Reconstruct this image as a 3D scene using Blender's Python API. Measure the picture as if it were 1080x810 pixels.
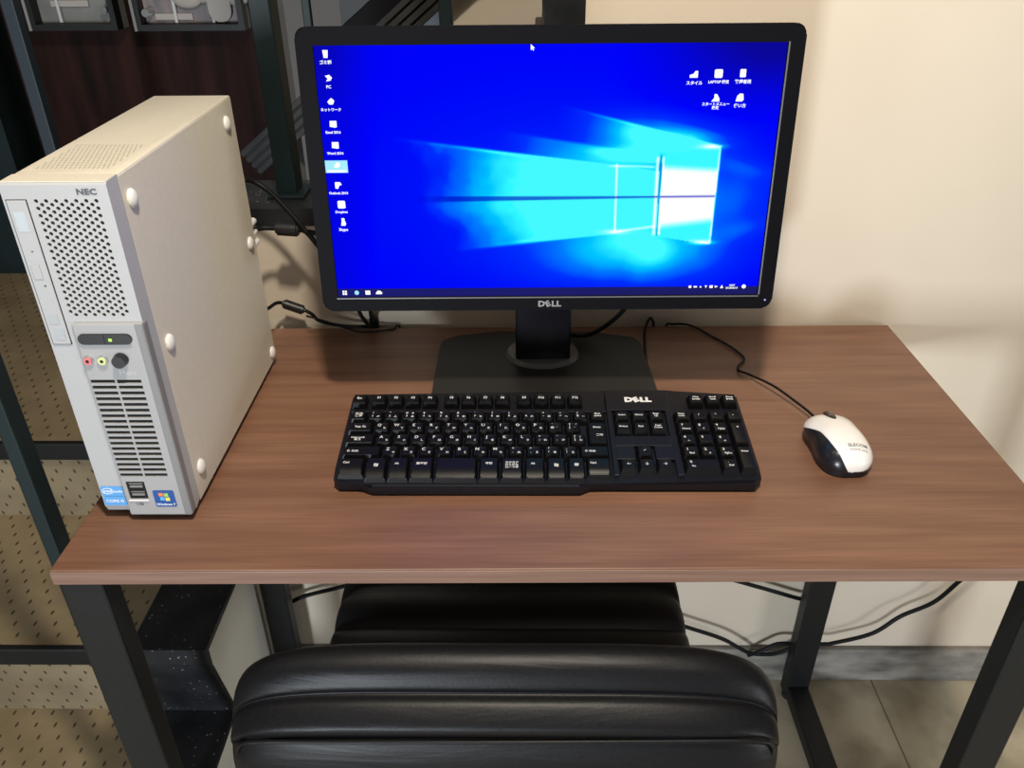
import bpy, bmesh, math, random
import numpy as np
from mathutils import Vector, Matrix, Euler
random.seed(7)
for o in list(bpy.data.objects): bpy.data.objects.remove(o)
SC = bpy.context.scene
COL = SC.collection
T = 0.77            # height of the desk top above the floor
PI = math.pi

# ------------------------------------------------------------------ camera, world, lights, exposure
cd = bpy.data.cameras.new('camera'); cam = bpy.data.objects.new('camera', cd); COL.objects.link(cam)
cam.matrix_world = (Matrix.Translation((0.4435, -0.5714, 0.5498 + T)) @ Matrix.Rotation(0.0153973575, 4, 'Z')
                    @ Matrix.Rotation(1.03110144, 4, 'X') @ Matrix.Rotation(-0.0087384, 4, 'Z'))
cd.sensor_fit = 'HORIZONTAL'; cd.sensor_width = 36.0; cd.lens = 865.19 / 1080 * 36.0
cd.clip_start = 0.02; cd.clip_end = 50
SC.camera = cam
SC.view_settings.view_transform = 'Standard'; SC.view_settings.look = 'None'
SC.view_settings.gamma = 1.0; SC.view_settings.use_curve_mapping = False
SC.view_settings.exposure = 0.0

w = bpy.data.worlds.new('world'); SC.world = w; w.use_nodes = True
w.node_tree.nodes['Background'].inputs[0].default_value = (0.95, 0.92, 0.88, 1)
w.node_tree.nodes['Background'].inputs[1].default_value = 0.11

def area(name, loc, target, size, size_y, power, color):
    ld = bpy.data.lights.new(name, 'AREA'); ld.shape = 'RECTANGLE'; ld.size = size; ld.size_y = size_y
    ld.energy = power; ld.color = color
    o = bpy.data.objects.new(name, ld); COL.objects.link(o); o.location = loc
    d = Vector(target) - Vector(loc); o.rotation_euler = d.to_track_quat('-Z', 'Y').to_euler()
    return o
area('ceiling_lamp', (0.47, -0.36, T + 1.36), (0.47, 0.25, T), 0.09, 0.09, 23, (1.0, 0.89, 0.74))
area('fill_light_high', (0.9, -1.3, T + 1.9), (0.5, 0.3, T), 0.9, 0.5, 6.5, (1.0, 0.90, 0.77))  # added soft overhead fill, stands for no ceiling fitting
area('window_light', (-0.45, -2.7, 0.66), (0.6, 0.5, 0.30), 0.30, 0.50, 70, (0.84, 0.92, 1.0))
area('fill_light_right', (2.7, -1.6, 0.45), (0.0, 0.3, 0.3), 0.7, 0.6, 18, (0.92, 0.95, 1.0))  # weak fill added to lift the stair side wall, no window there
area('stairwell_light', (-1.0, -0.3, 2.9), (-0.6, 0.5, 0.2), 0.5, 0.5, 3, (1.0, 0.88, 0.72))

# ------------------------------------------------------------------ helpers
def lk(o, parent=None):
    COL.objects.link(o)
    if parent is not None: o.parent = parent
    return o
def finish(bm, name, m, parent=None, smooth=None, loc=None, rot=None):
    bmesh.ops.recalc_face_normals(bm, faces=bm.faces)
    me = bpy.data.meshes.new(name); bm.to_mesh(me); bm.free()
    for mm in (m if isinstance(m, (list, tuple)) else [m]): me.materials.append(mm)
    if smooth is not None:
        me.polygons.foreach_set('use_smooth', [True] * len(me.polygons))
        me.set_sharp_from_angle(angle=math.radians(smooth))
    o = bpy.data.objects.new(name, me); lk(o, parent)
    if loc: o.location = loc
    if rot: o.rotation_euler = rot
    return o
def empty(name, loc, rz=0, label=None, cat=None, group=None):
    o = bpy.data.objects.new(name, None); o.empty_display_size = .05; lk(o)
    o.location = loc; o.rotation_euler = (0, 0, rz)
    return tag(o, label, cat, group)
def tag(o, label=None, cat=None, group=None, kind=None):
    if label: o['label'] = label
    if cat: o['category'] = cat
    if group: o['group'] = group
    if kind: o['kind'] = kind
    return o
def struct(o): o['kind'] = 'structure'; return o

def box(bm, c, s, bev=0, seg=2, mat=None, taper=None):
    r = bmesh.ops.create_cube(bm, size=1.0)
    vs = r['verts']
    for v in vs:
        k = taper if (taper and v.co.z > 0) else (1, 1)
        v.co = Vector((v.co.x * s[0] * k[0], v.co.y * s[1] * k[1], v.co.z * s[2]))
    if bev:
        es = list({e for v in vs for e in v.link_edges})
        r2 = bmesh.ops.bevel(bm, geom=es, offset=bev, segments=seg, affect='EDGES', profile=0.5)
        vs = list({v for f in r2['faces'] for v in f.verts} | {v for v in vs if v.is_valid})
    M = Matrix.Translation(c) @ (mat or Matrix.Identity(4))
    bmesh.ops.transform(bm, matrix=M, verts=vs)
    return vs
def bx(x0, x1, y0, y1, z0, z1, bm=None, bev=0, seg=2):
    b = bm or bmesh.new()
    box(b, ((x0 + x1) / 2, (y0 + y1) / 2, (z0 + z1) / 2), (x1 - x0, y1 - y0, z1 - z0), bev, seg)
    return b
def cyl(bm, p0, p1, r0, r1=None, n=20, caps=True):
    r1 = r0 if r1 is None else r1
    p0, p1 = Vector(p0), Vector(p1); d = p1 - p0
    q = d.to_track_quat('Z', 'Y').to_matrix().to_4x4()
    bmesh.ops.create_cone(bm, cap_ends=caps, segments=n, radius1=r0, radius2=r1, depth=d.length,
                          matrix=Matrix.Translation((p0 + p1) / 2) @ q)
    return bm
def prism(bm, pts, z0, z1):
    a = [bm.verts.new((x, y, z0)) for x, y in pts]; b = [bm.verts.new((x, y, z1)) for x, y in pts]
    n = len(pts); fs = [bm.faces.new(a[::-1]), bm.faces.new(b)]
    for i in range(n): fs.append(bm.faces.new((a[i], a[(i + 1) % n], b[(i + 1) % n], b[i])))
    return a, b, fs
def rrect(x0, x1, y0, y1, r, n=6):
    out = []
    for cx, cy, a0 in ((x1 - r, y1 - r, 0), (x0 + r, y1 - r, 90), (x0 + r, y0 + r, 180), (x1 - r, y0 + r, 270)):
        for i in range(n + 1):
            a = math.radians(a0 + 90 * i / n); out.append((cx + r * math.cos(a), cy + r * math.sin(a)))
    return out
def spline(pts, k=10):
    pts = [Vector(p) for p in pts]; P = [pts[0] * 2 - pts[1]] + pts + [pts[-1] * 2 - pts[-2]]; out = []
    for i in range(1, len(P) - 2):
        a, b, c, d = P[i - 1:i + 3]
        for j in range(k):
            t = j / k
            out.append(.5 * ((2 * b) + (c - a) * t + (2 * a - 5 * b + 4 * c - d) * t * t + (3 * b - a - 3 * c + d) * t ** 3))
    out.append(pts[-1]); return out
def tube(bm, pts, r, n=10, k=10, smooth=True):
    P = spline(pts, k) if smooth else [Vector(p) for p in pts]
    rings = []; up = Vector((0, 0, 1)); prev = None
    for i, p in enumerate(P):
        t = (P[min(i + 1, len(P) - 1)] - P[max(i - 1, 0)]).normalized()
        if prev is None:
            s = t.cross(up if abs(t.z) < .95 else Vector((1, 0, 0))).normalized()
        else:
            s = (prev - t * prev.dot(t)).normalized()
        prev = s; u = s.cross(t)
        rr = r[0] + (r[1] - r[0]) * i / (len(P) - 1) if isinstance(r, tuple) else r
        rings.append([bm.verts.new(p + (s * math.cos(2 * PI * j / n) + u * math.sin(2 * PI * j / n)) * rr) for j in range(n)])
    for a, b in zip(rings, rings[1:]):
        for j in range(n): bm.faces.new((a[j], a[(j + 1) % n], b[(j + 1) % n], b[j]))
    bm.faces.new(rings[0][::-1]); bm.faces.new(rings[-1])
    return bm
def text_bm(bm, s, size, mat, align='CENTER', bold=0.0, sx=1.0, extr=0.0):
    """adds the outline of a string, laid in the XY plane, transformed by mat"""
    cu = bpy.data.curves.new('t', 'FONT'); cu.body = s; cu.size = size; cu.align_x = align; cu.align_y = 'CENTER'
    cu.offset = bold; cu.extrude = extr; cu.resolution_u = 2
    o = bpy.data.objects.new('t', cu); COL.objects.link(o)
    bpy.context.view_layer.update()
    me = bpy.data.meshes.new_from_object(o.evaluated_get(bpy.context.evaluated_depsgraph_get()))
    me.transform(mat @ Matrix.Diagonal((sx, 1, 1, 1)))
    bm.from_mesh(me)
    bpy.data.objects.remove(o); bpy.data.curves.remove(cu); bpy.data.meshes.remove(me)
    return bm
def boolean_cut(o, cutter_bm):
    me = bpy.data.meshes.new('c'); bmesh.ops.recalc_face_normals(cutter_bm, faces=cutter_bm.faces)
    cutter_bm.to_mesh(me); cutter_bm.free()
    c = bpy.data.objects.new('c', me); COL.objects.link(c)
    md = o.modifiers.new('b', 'BOOLEAN'); md.operation = 'DIFFERENCE'; md.solver = 'EXACT'; md.object = c
    par = o.parent; o.parent = None
    bpy.context.view_layer.update()
    nm = bpy.data.meshes.new_from_object(o.evaluated_get(bpy.context.evaluated_depsgraph_get()))
    o.modifiers.clear(); o.data = nm; o.parent = par
    bpy.data.objects.remove(c)
    return o

# ------------------------------------------------------------------ materials
def mat(name, col, rough=.5, metal=0, spec=.5, emit=None, coat=0):
    m = bpy.data.materials.new(name); m.use_nodes = True
    b = m.node_tree.nodes['Principled BSDF']
    b.inputs['Base Color'].default_value = (*col, 1); b.inputs['Roughness'].default_value = rough
    b.inputs['Metallic'].default_value = metal; b.inputs['Specular IOR Level'].default_value = spec
    b.inputs['Coat Weight'].default_value = coat
    if emit:
        b.inputs['Emission Color'].default_value = (*emit[0], 1); b.inputs['Emission Strength'].default_value = emit[1]
    return m
def nodes(m): return m.node_tree, m.node_tree.nodes, m.node_tree.links, m.node_tree.nodes['Principled BSDF']
def noise_col(m, c0, c1, scale=(1, 1, 1), ns=5, detail=6, lo=.3, hi=.7, rough=.5, dist=0, bump=0, bdist=.001, coords='Object'):
    nt, N, L, b = nodes(m)
    tc = N.new('ShaderNodeTexCoord'); mp = N.new('ShaderNodeMapping'); mp.inputs['Scale'].default_value = scale
    n = N.new('ShaderNodeTexNoise'); n.inputs['Scale'].default_value = ns; n.inputs['Detail'].default_value = detail
    n.inputs['Roughness'].default_value = rough; n.inputs['Distortion'].default_value = dist
    r = N.new('ShaderNodeValToRGB'); r.color_ramp.elements[0].position = lo; r.color_ramp.elements[1].position = hi
    r.color_ramp.elements[0].color = (*c0, 1); r.color_ramp.elements[1].color = (*c1, 1)
    L.new(tc.outputs[coords], mp.inputs[0]); L.new(mp.outputs[0], n.inputs[0]); L.new(n.outputs[0], r.inputs[0])
    L.new(r.outputs[0], b.inputs['Base Color'])
    if bump:
        bp = N.new('ShaderNodeBump'); bp.inputs['Strength'].default_value = bump; bp.inputs['Distance'].default_value = bdist
        L.new(n.outputs[0], bp.inputs['Height']); L.new(bp.outputs[0], b.inputs['Normal'])
    return n, r

M_black = mat('black_plastic', (.011, .011, .013), .42)
M_key = mat('key_plastic', (.0045, .0045, .005), .38, spec=.22)
M_deck = mat('keyboard_deck', (.006, .006, .009), .42, spec=.25)
M_legend = mat('white_print', (.62, .62, .62), .6)
M_bezel = mat('monitor_plastic', (.0045, .0045, .006), .5, spec=.04)
M_base = mat('stand_plastic', (.016, .015, .014), .42, spec=.3)
M_disc = mat('stand_disc', (.10, .10, .105), .35)
M_rubber = mat('rubber', (.012, .012, .012), .6)
M_cable = mat('cable_rubber', (.006, .006, .007), .5, spec=.2)
M_silver = mat('silver_plastic', (.33, .33, .335), .4, .0)
M_silver_dk = mat('grey_trim', (.20, .20, .205), .4)
M_dark = mat('dark_cavity', (.004, .004, .004), .9)
M_chrome = mat('chrome', (.7, .7, .7), .2, 1)
M_pcw = mat('bezel_white', (.39, .393, .40), .42)
M_pcc = mat('case_cream', (.62, .575, .48), .5)
noise_col(M_pcc, (.60, .555, .46), (.64, .595, .50), (1, 1, 1), 300, 2)
M_foot = mat('white_rubber', (.72, .71, .68), .45)
M_frame = mat('powder_black', (.013, .014, .014), .45, spec=.3)
noise_col(M_frame, (.006, .007, .0075), (.009, .010, .0105), (1, 1, 1), 200, 2, bump=.1, bdist=.0003)
M_green = mat('green_paint', (.012, .026, .026), .45, spec=.3)
noise_col(M_green, (.004, .010, .0115), (.006, .015, .017), (1, 1, .3), 30, 4)
M_navy = mat('navy_paint', (.010, .020, .030), .5)
M_leather = mat('black_leather', (.012, .012, .013), .42)
noise_col(M_leather, (.0045, .0045, .0055), (.007, .007, .0085), (1, 1, 1), 350, 3, bump=.2, bdist=.0005)
M_leather.node_tree.nodes['Principled BSDF'].inputs['Specular IOR Level'].default_value = .22
nt, N, L, b = nodes(M_leather)
tc = N.new('ShaderNodeTexCoord'); mp = N.new('ShaderNodeMapping'); mp.inputs['Scale'].default_value = (1.2, 5, 9)
no = N.new('ShaderNodeTexNoise'); no.inputs['Scale'].default_value = 5; no.inputs['Detail'].default_value = 3; no.inputs['Distortion'].default_value = .8
bp = N.new('ShaderNodeBump'); bp.inputs['Strength'].default_value = .22; bp.inputs['Distance'].default_value = .005
L.new(tc.outputs['Object'], mp.inputs[0]); L.new(mp.outputs[0], no.inputs[0]); L.new(no.outputs[0], bp.inputs['Height'])
old = b.inputs['Normal'].links[0].from_node; L.new(bp.outputs[0], old.inputs['Normal'])
M_seatf = mat('black_seat_vinyl', (.007, .007, .0075), .45)

# walnut laminate, grain along X
M_wood = mat('walnut_laminate', (.2, .1, .06), .42)
nt, N, L, b = nodes(M_wood)
tc = N.new('ShaderNodeTexCoord')
def layer(scale, ns, det, dist):
    mp = N.new('ShaderNodeMapping'); mp.inputs['Scale'].default_value = scale
    n = N.new('ShaderNodeTexNoise'); n.inputs['Scale'].default_value = ns; n.inputs['Detail'].default_value = det
    n.inputs['Distortion'].default_value = dist
    L.new(tc.outputs['Object'], mp.inputs[0]); L.new(mp.outputs[0], n.inputs[0]); return n
n1 = layer((1.2, 16, 16), 2.6, 7, .5); n2 = layer((3, 130, 130), 3, 4, .2); n3 = layer((1.0, 3.2, 3.2), 3.5, 3, .3)
r1 = N.new('ShaderNodeValToRGB'); e = r1.color_ramp.elements
e[0].position = .30; e[0].color = (.165, .079, .047, 1); e[1].position = .72; e[1].color = (.245, .128, .080, 1)
q = e.new(.5); q.color = (.205, .102, .062, 1)
L.new(n1.outputs[0], r1.inputs[0])
mx = N.new('ShaderNodeMix'); mx.data_type = 'RGBA'; mx.blend_type = 'MULTIPLY'; mx.inputs[0].default_value = .45
r2 = N.new('ShaderNodeValToRGB'); r2.color_ramp.elements[0].position = .35; r2.color_ramp.elements[0].color = (.62, .58, .56, 1)
r2.color_ramp.elements[1].position = .6; r2.color_ramp.elements[1].color = (1, 1, 1, 1)
L.new(n2.outputs[0], r2.inputs[0]); L.new(r1.outputs[0], mx.inputs[6]); L.new(r2.outputs[0], mx.inputs[7])
mx2 = N.new('ShaderNodeMix'); mx2.data_type = 'RGBA'; mx2.blend_type = 'MULTIPLY'; mx2.inputs[0].default_value = .45
r3 = N.new('ShaderNodeValToRGB'); r3.color_ramp.elements[0].position = .35; r3.color_ramp.elements[0].color = (.72, .70, .68, 1)
r3.color_ramp.elements[1].position = .65; r3.color_ramp.elements[1].color = (1.1, 1.1, 1.1, 1)
L.new(n3.outputs[0], r3.inputs[0]); L.new(mx.outputs[2], mx2.inputs[6]); L.new(r3.outputs[0], mx2.inputs[7])
L.new(mx2.outputs[2], b.inputs['Base Color'])
M_woodband = mat('walnut_edge_band', (.2, .1, .06), .45)
noise_col(M_woodband, (.16, .088, .060), (.23, .135, .098), (2, 30, 60), 3, 5)

M_wall = mat('cream_wall', (.6, .5, .38), .75)
n, r = noise_col(M_wall, (.565, .490, .390), (.61, .535, .432), (1, 1, 1), 3.5, 5, .3, .7, bump=.05, bdist=.002)
M_wallw = mat('white_wall_paint', (.74, .72, .63), .75)
M_base_w = mat('grey_skirting', (.2, .2, .2), .7)
noise_col(M_base_w, (.085, .080, .070), (.30, .28, .245), (2, 2, 5), 6, 9, .32, .7, bump=.3, bdist=.004)
# terrazzo with small white chips
M_terr = mat('black_terrazzo', (.02, .02, .022), .42, spec=.3)
nt, N, L, b = nodes(M_terr)
tc = N.new('ShaderNodeTexCoord'); vo = N.new('ShaderNodeTexVoronoi'); vo.inputs['Scale'].default_value = 95
no = N.new('ShaderNodeTexNoise'); no.inputs['Scale'].default_value = 14; no.inputs['Detail'].default_value = 6
r = N.new('ShaderNodeValToRGB'); r.color_ramp.elements[0].position = .035; r.color_ramp.elements[0].color = (.40, .40, .38, 1)
r.color_ramp.elements[1].position = .16; r.color_ramp.elements[1].color = (0, 0, 0, 1)
r4 = N.new('ShaderNodeValToRGB'); r4.color_ramp.elements[0].position = .3; r4.color_ramp.elements[0].color = (.006, .007, .009, 1)
r4.color_ramp.elements[1].position = .75; r4.color_ramp.elements[1].color = (.026, .027, .031, 1)
r5 = N.new('ShaderNodeValToRGB'); r5.color_ramp.elements[0].position = .42; r5.color_ramp.elements[0].color = (0, 0, 0, 1)
r5.color_ramp.elements[1].position = .62; r5.color_ramp.elements[1].color = (1, 1, 1, 1)
mm = N.new('ShaderNodeMix'); mm.data_type = 'RGBA'; mm.blend_type = 'MULTIPLY'; mm.inputs[0].default_value = 1
ad = N.new('ShaderNodeMix'); ad.data_type = 'RGBA'; ad.blend_type = 'ADD'; ad.inputs[0].default_value = 1
L.new(tc.outputs['Object'], vo.inputs[0]); L.new(tc.outputs['Object'], no.inputs[0])
L.new(vo.outputs['Distance'], r.inputs[0]); L.new(no.outputs[0], r4.inputs[0]); L.new(no.outputs[0], r5.inputs[0])
L.new(r.outputs[0], mm.inputs[6]); L.new(r5.outputs[0], mm.inputs[7])
L.new(mm.outputs[2], ad.inputs[6]); L.new(r4.outputs[0], ad.inputs[7]); L.new(ad.outputs[2], b.inputs['Base Color'])

# floor: worn beige sheet with seams
M_floor = mat('beige_floor', (.4, .35, .25), .5)
nt, N, L, b = nodes(M_floor)
tc = N.new('ShaderNodeTexCoord'); no = N.new('ShaderNodeTexNoise'); no.inputs['Scale'].default_value = 9; no.inputs['Detail'].default_value = 7
r = N.new('ShaderNodeValToRGB'); r.color_ramp.elements[0].position = .36; r.color_ramp.elements[0].color = (.30, .255, .17, 1)
r.color_ramp.elements[1].position = .6; r.color_ramp.elements[1].color = (.50, .44, .32, 1)
br = N.new('ShaderNodeTexBrick'); br.offset = 0; br.inputs['Scale'].default_value = 1; br.inputs['Mortar Size'].default_value = .0016
br.inputs['Brick Width'].default_value = .45; br.inputs['Row Height'].default_value = .45
br.inputs['Color1'].default_value = (1, 1, 1, 1); br.inputs['Color2'].default_value = (.93, .93, .93, 1); br.inputs['Mortar'].default_value = (.35, .32, .28, 1)
mp = N.new('ShaderNodeMapping'); mp.inputs['Location'].default_value = (.23, .18, 0)
mm = N.new('ShaderNodeMix'); mm.data_type = 'RGBA'; mm.blend_type = 'MULTIPLY'; mm.inputs[0].default_value = 1
L.new(tc.outputs['Object'], no.inputs[0]); L.new(tc.outputs['Object'], mp.inputs[0]); L.new(mp.outputs[0], br.inputs[0])
L.new(no.outputs[0], r.inputs[0]); L.new(r.outputs[0], mm.inputs[6]); L.new(br.outputs[0], mm.inputs[7]); L.new(mm.outputs[2], b.inputs['Base Color'])

# dotted stair vinyl: UV in metres, staggered dashes
M_dots = mat('dotted_vinyl', (.3, .24, .15), .55)
nt, N, L, b = nodes(M_dots)
uv = N.new('ShaderNodeUVMap'); sp = N.new('ShaderNodeSeparateXYZ'); L.new(uv.outputs[0], sp.inputs[0])
def mth(op, a, bb=None, cc=None):
    n = N.new('ShaderNodeMath'); n.operation = op
    for i, v in enumerate((a, bb, cc)):
        if v is None: continue
        if isinstance(v, (int, float)): n.inputs[i].default_value = v
        else: L.new(v, n.inputs[i])
    return n.outputs[0]
PX, PY = .031, .0225
ry = mth('DIVIDE', sp.outputs[1], PY); row = mth('FLOOR', ry); fy = mth('SUBTRACT', mth('FRACT', ry), .5)
sh = mth('MULTIPLY', mth('FLOORED_MODULO', row, 2.0), .5)
fx = mth('SUBTRACT', mth('FRACT', mth('ADD', mth('DIVIDE', sp.outputs[0], PX), sh)), .5)
ex = mth('DIVIDE', mth('MULTIPLY', fx, PX), .0023); ey = mth('DIVIDE', mth('MULTIPLY', fy, PY), .0055)
d2 = mth('ADD', mth('MULTIPLY', ex, ex), mth('MULTIPLY', ey, ey))
rr = N.new('ShaderNodeValToRGB'); rr.color_ramp.elements[0].position = .55; rr.color_ramp.elements[0].color = (1, 1, 1, 1)
rr.color_ramp.elements[1].position = 1.0; rr.color_ramp.elements[1].color = (0, 0, 0, 1); L.new(d2, rr.inputs[0])
no = N.new('ShaderNodeTexNoise'); no.inputs['Scale'].default_value = 7; no.inputs['Detail'].default_value = 5; tc = N.new('ShaderNodeTexCoord')
L.new(tc.outputs['Object'], no.inputs[0])
r = N.new('ShaderNodeValToRGB'); r.color_ramp.elements[0].position = .35; r.color_ramp.elements[0].color = (.18, .138, .080, 1)
r.color_ramp.elements[1].position = .65; r.color_ramp.elements[1].color = (.27, .215, .130, 1); L.new(no.outputs[0], r.inputs[0])
mm = N.new('ShaderNodeMix'); mm.data_type = 'RGBA'; L.new(rr.outputs[0], mm.inputs[0]); L.new(r.outputs[0], mm.inputs[6])
mm.inputs[7].default_value = (.050, .035, .022, 1); L.new(mm.outputs[2], b.inputs['Base Color'])

M_brown = mat('dark_brown_wood', (.04, .018, .012), .6, spec=.08)
noise_col(M_brown, (.007, .004, .0035), (.026, .010, .008), (14, 14, 1.2), 2.5, 5)
M_glassy = mat('display_dark_board', (.10, .10, .11), .5)
noise_col(M_glassy, (.10, .105, .10), (.22, .225, .21), (1, 1, 1), 9, 4)
M_pinkish = mat('display_pink_board', (.2, .15, .14), .5)
noise_col(M_pinkish, (.07, .075, .09), (.26, .20, .19), (5, 1, .5), 2.2, 3, .42, .56)
M_pale = mat('pale_print', (.32, .30, .28), .6)
M_greywall = mat('grey_blue_panel', (.26, .32, .40), .6)
M_rail = mat('rail_black', (.006, .006, .008), .6, spec=.1)
M_whitestrip = mat('grey_white_strip', (.42, .43, .44), .5)
M_rib = mat('ribbed_rubber', (.045, .045, .046), .7, spec=.2)

# ================================================================== SETTING
YW = 0.52; XB = -0.023
# stair profile (Y, z above floor)
G, RS, NO = .27, .18, .035
z_n = [T - .585, T - .405, T - .225]          # three tread heights
y_n = [-.01, .26, .53]                        # nose positions
LAND = 1.36
def stair_profile(off=0.0, end=LAND):
    """list of (y, z) going away; raked risers"""
    p = [(-.9, 0.0)]
    for yn, zn in zip(y_n, z_n):
        p += [(yn + NO, zn - RS), (yn, zn - .03), (yn, zn)]
    p += [(end, z_n[-1])]
    return p
f = finish(bx(-2.6, 3.0, -3.2, 3.2, -.05, 0), 'floor', M_floor); struct(f)

# back wall (runs behind the desk, its stepped top follows the second flight)
steps_top = [(XB, T + .135), (.20, T + .135), (.20, T + .315), (.475, T + .315), (.475, T + .495), (.75, T + .495),
             (.75, T + .675), (1.02, T + .675), (1.02, T + .855), (1.3, T + .855), (1.3, T + 1.035), (2.9, T + 1.035)]
steps_top = [(x, z + .020) for x, z in steps_top[:-1]] + [(2.9, T + 1.055)]
bm = bmesh.new()
a = []; b_ = []
poly = [(XB, 0.0)] + steps_top + [(2.9, 0.0)]
a = [bm.verts.new((x, YW, z)) for x, z in poly]; b_ = [bm.verts.new((x, YW + .11, z)) for x, z in poly]
bm.faces.new(a); bm.faces.new(b_[::-1])
for i in range(len(poly)):
    j = (i + 1) % len(poly); bm.faces.new((a[i], b_[i], b_[j], a[j]))
wall_back = struct(finish(bm, 'wall_back', M_wall))
# upper part of the wall right of the stair opening
# side wall under the stair string, facing the desk
bm = bmesh.new()
pr = [(y, z) for y, z in stair_profile()]
pr = [(y, max(0, z - .0)) for y, z in pr if y <= YW]
low = [(-.9, 0.001)]
side = []
prof = stair_profile()
# keep profile up to wall plane
cut = [p for p in prof if p[0] < YW] + [(YW + .10, z_n[1])]
vs = [bm.verts.new((XB, y, max(z, .002))) for y, z in cut] + [bm.verts.new((XB, YW + .10, .0))]
vs2 = [bm.verts.new((XB - .06, v.co.y, v.co.z)) for v in vs]
bm.faces.new(vs); bm.faces.new(vs2[::-1])
for i in range(len(vs)):
    j = (i + 1) % len(vs); bm.faces.new((vs[i], vs2[i], vs2[j], vs[j]))
wl = struct(finish(bm, 'wall_left', M_wallw))

# skirting board along back wall
bm = bx(XB, 2.9, YW - .012, YW, 0, .085, bev=.003)
struct(finish(bm, 'baseboard_back', M_base_w))

# ---- lower staircase on the left (dotted vinyl steps, black nosings, terrazzo border)
def strip_mesh(x0, x1, prof, m, name, parent, thick=.0, uv=True, smooth=None):
    """ribbon following profile (y,z) between x0 and x1, with underside thickness"""
    bm = bmesh.new(); uvl = bm.loops.layers.uv.new('UVMap')
    dist = [0]
    for p, q in zip(prof, prof[1:]): dist.append(dist[-1] + math.hypot(q[0] - p[0], q[1] - p[1]))
    L0 = [bm.verts.new((x0, y, z)) for y, z in prof]; R0 = [bm.verts.new((x1, y, z)) for y, z in prof]
    for i in range(len(prof) - 1):
        fc = bm.faces.new((L0[i], R0[i], R0[i + 1], L0[i + 1]))
        for lp, (u, v) in zip(fc.loops, ((x0, dist[i]), (x1, dist[i]), (x1, dist[i + 1]), (x0, dist[i + 1]))): lp[uvl].uv = (u + 5, v + 5)
    if thick:
        y0, y1 = prof[0][0], prof[-1][0]; zb = min(z for _, z in prof) - thick
        a = [bm.verts.new((x, y, zb)) for x, y in ((x0, y0), (x1, y0), (x1, y1), (x0, y1))]
        bm.faces.new(a[::-1]); bm.faces.new(L0[::1] + [a[3], a[0]]); bm.faces.new(R0[::-1] + [a[1], a[2]])
        bm.faces.new((L0[0], a[0], a[1], R0[0])); bm.faces.new((L0[-1], R0[-1], a[2], a[3]))
    return finish(bm, name, m, parent)
stair = empty('staircase', (0, 0, 0), 0, 'lower flight of beige dotted vinyl stairs with black nosings left of the desk', 'stairs')
XL, XS = -1.5, XB - .112
ends = y_n[1:] + [LAND]
for i, (yn, zn) in enumerate(zip(y_n, z_n)):
    ye = ends[i] + (NO if i < 2 else 0)
    st = strip_mesh(XL, XS, [(yn + NO, max(zn - RS, .0)), (yn + .004, zn - .03), (yn, zn - .004), (yn + .003, zn), (ye, zn)], M_dots, 'step', stair, thick=.0005 if zn - RS > .001 else 0)
    bm = bx(XL, XS, yn - .004, yn + .007, zn - .030, zn + .003, bev=.002)
    finish(bm, 'nosing', M_frame, st)
# border: thick terrazzo following the profile, sits over the side wall
def zig(x0, x1, yshift, lift, name):
    pf = []
    for yn, zn in zip(y_n, z_n):
        pf += [(yn + NO - yshift, zn - RS + lift), (yn - yshift, zn - .03 + lift), (yn - yshift, zn + lift)]
    pf = [(-.9, lift)] + [p for p in pf if p[0] < YW - .02]
    pf = pf[:7] + [(YW, pf[6][1])]
    bm = bmesh.new(); th = .010
    # outer and inner line (inner is pushed down and away)
    inner = [(y + (.010 if 0 < i < len(pf) - 1 else 0), z - th) for i, (y, z) in enumerate(pf)]
    inner[0] = (-.9, lift - .001); inner[-1] = (YW, pf[-1][1] - th)
    inner = [(y, max(z, .001)) for y, z in inner]
    ol = [bm.verts.new((x0, y, z)) for y, z in pf]; orr = [bm.verts.new((x1, y, z)) for y, z in pf]
    il = [bm.verts.new((x0, y, z)) for y, z in inner]; ir = [bm.verts.new((x1, y, z)) for y, z in inner]
    for i in range(len(pf) - 1):
        bm.faces.new((ol[i], orr[i], orr[i + 1], ol[i + 1])); bm.faces.new((il[i], il[i + 1], ir[i + 1], ir[i]))
        bm.faces.new((ol[i], ol[i + 1], il[i + 1], il[i])); bm.faces.new((orr[i], ir[i], ir[i + 1], orr[i + 1]))
    bm.faces.new((ol[-1], orr[-1], ir[-1], il[-1]))
    return finish(bm, name, M_terr, stair)
zig(XS, XB + .002, .008, .008, 'border')

# ---- upper flight behind the wall, going up to the right
stair2 = empty('staircase', (0, 0, 0), 0, 'upper flight of stairs rising to the right behind the low wall', 'stairs')
def flight_step(i, x0, x1, zt, zb):
    bm = bmesh.new(); uvl = bm.loops.layers.uv.new('UVMap')
    y0, y1 = YW + .112, LAND - .002
    box(bm, ((x0 + x1) / 2, (y0 + y1) / 2, (zt + zb) / 2), (x1 - x0, y1 - y0, zt - zb))
    for fc in bm.faces:
        for lp in fc.loops:
            c = lp.vert.co; lp[uvl].uv = (c.y + 5, c.x + c.z + 5)
    s = finish(bm, 'step', M_dots, stair2)
    finish(bx(x0 - .004, x0 + .03, y0, y1, zt - .027, zt + .004, bev=.003), 'nosing', M_frame, s)
xs = [-.07, .20, .475, .75, 1.02, 1.29]
for i, x0 in enumerate(xs):
    flight_step(i, x0, x0 + .272, T - .045 + .18 * i, T - .225 + .18 * i - (.0 if i == 0 else .1))
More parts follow.
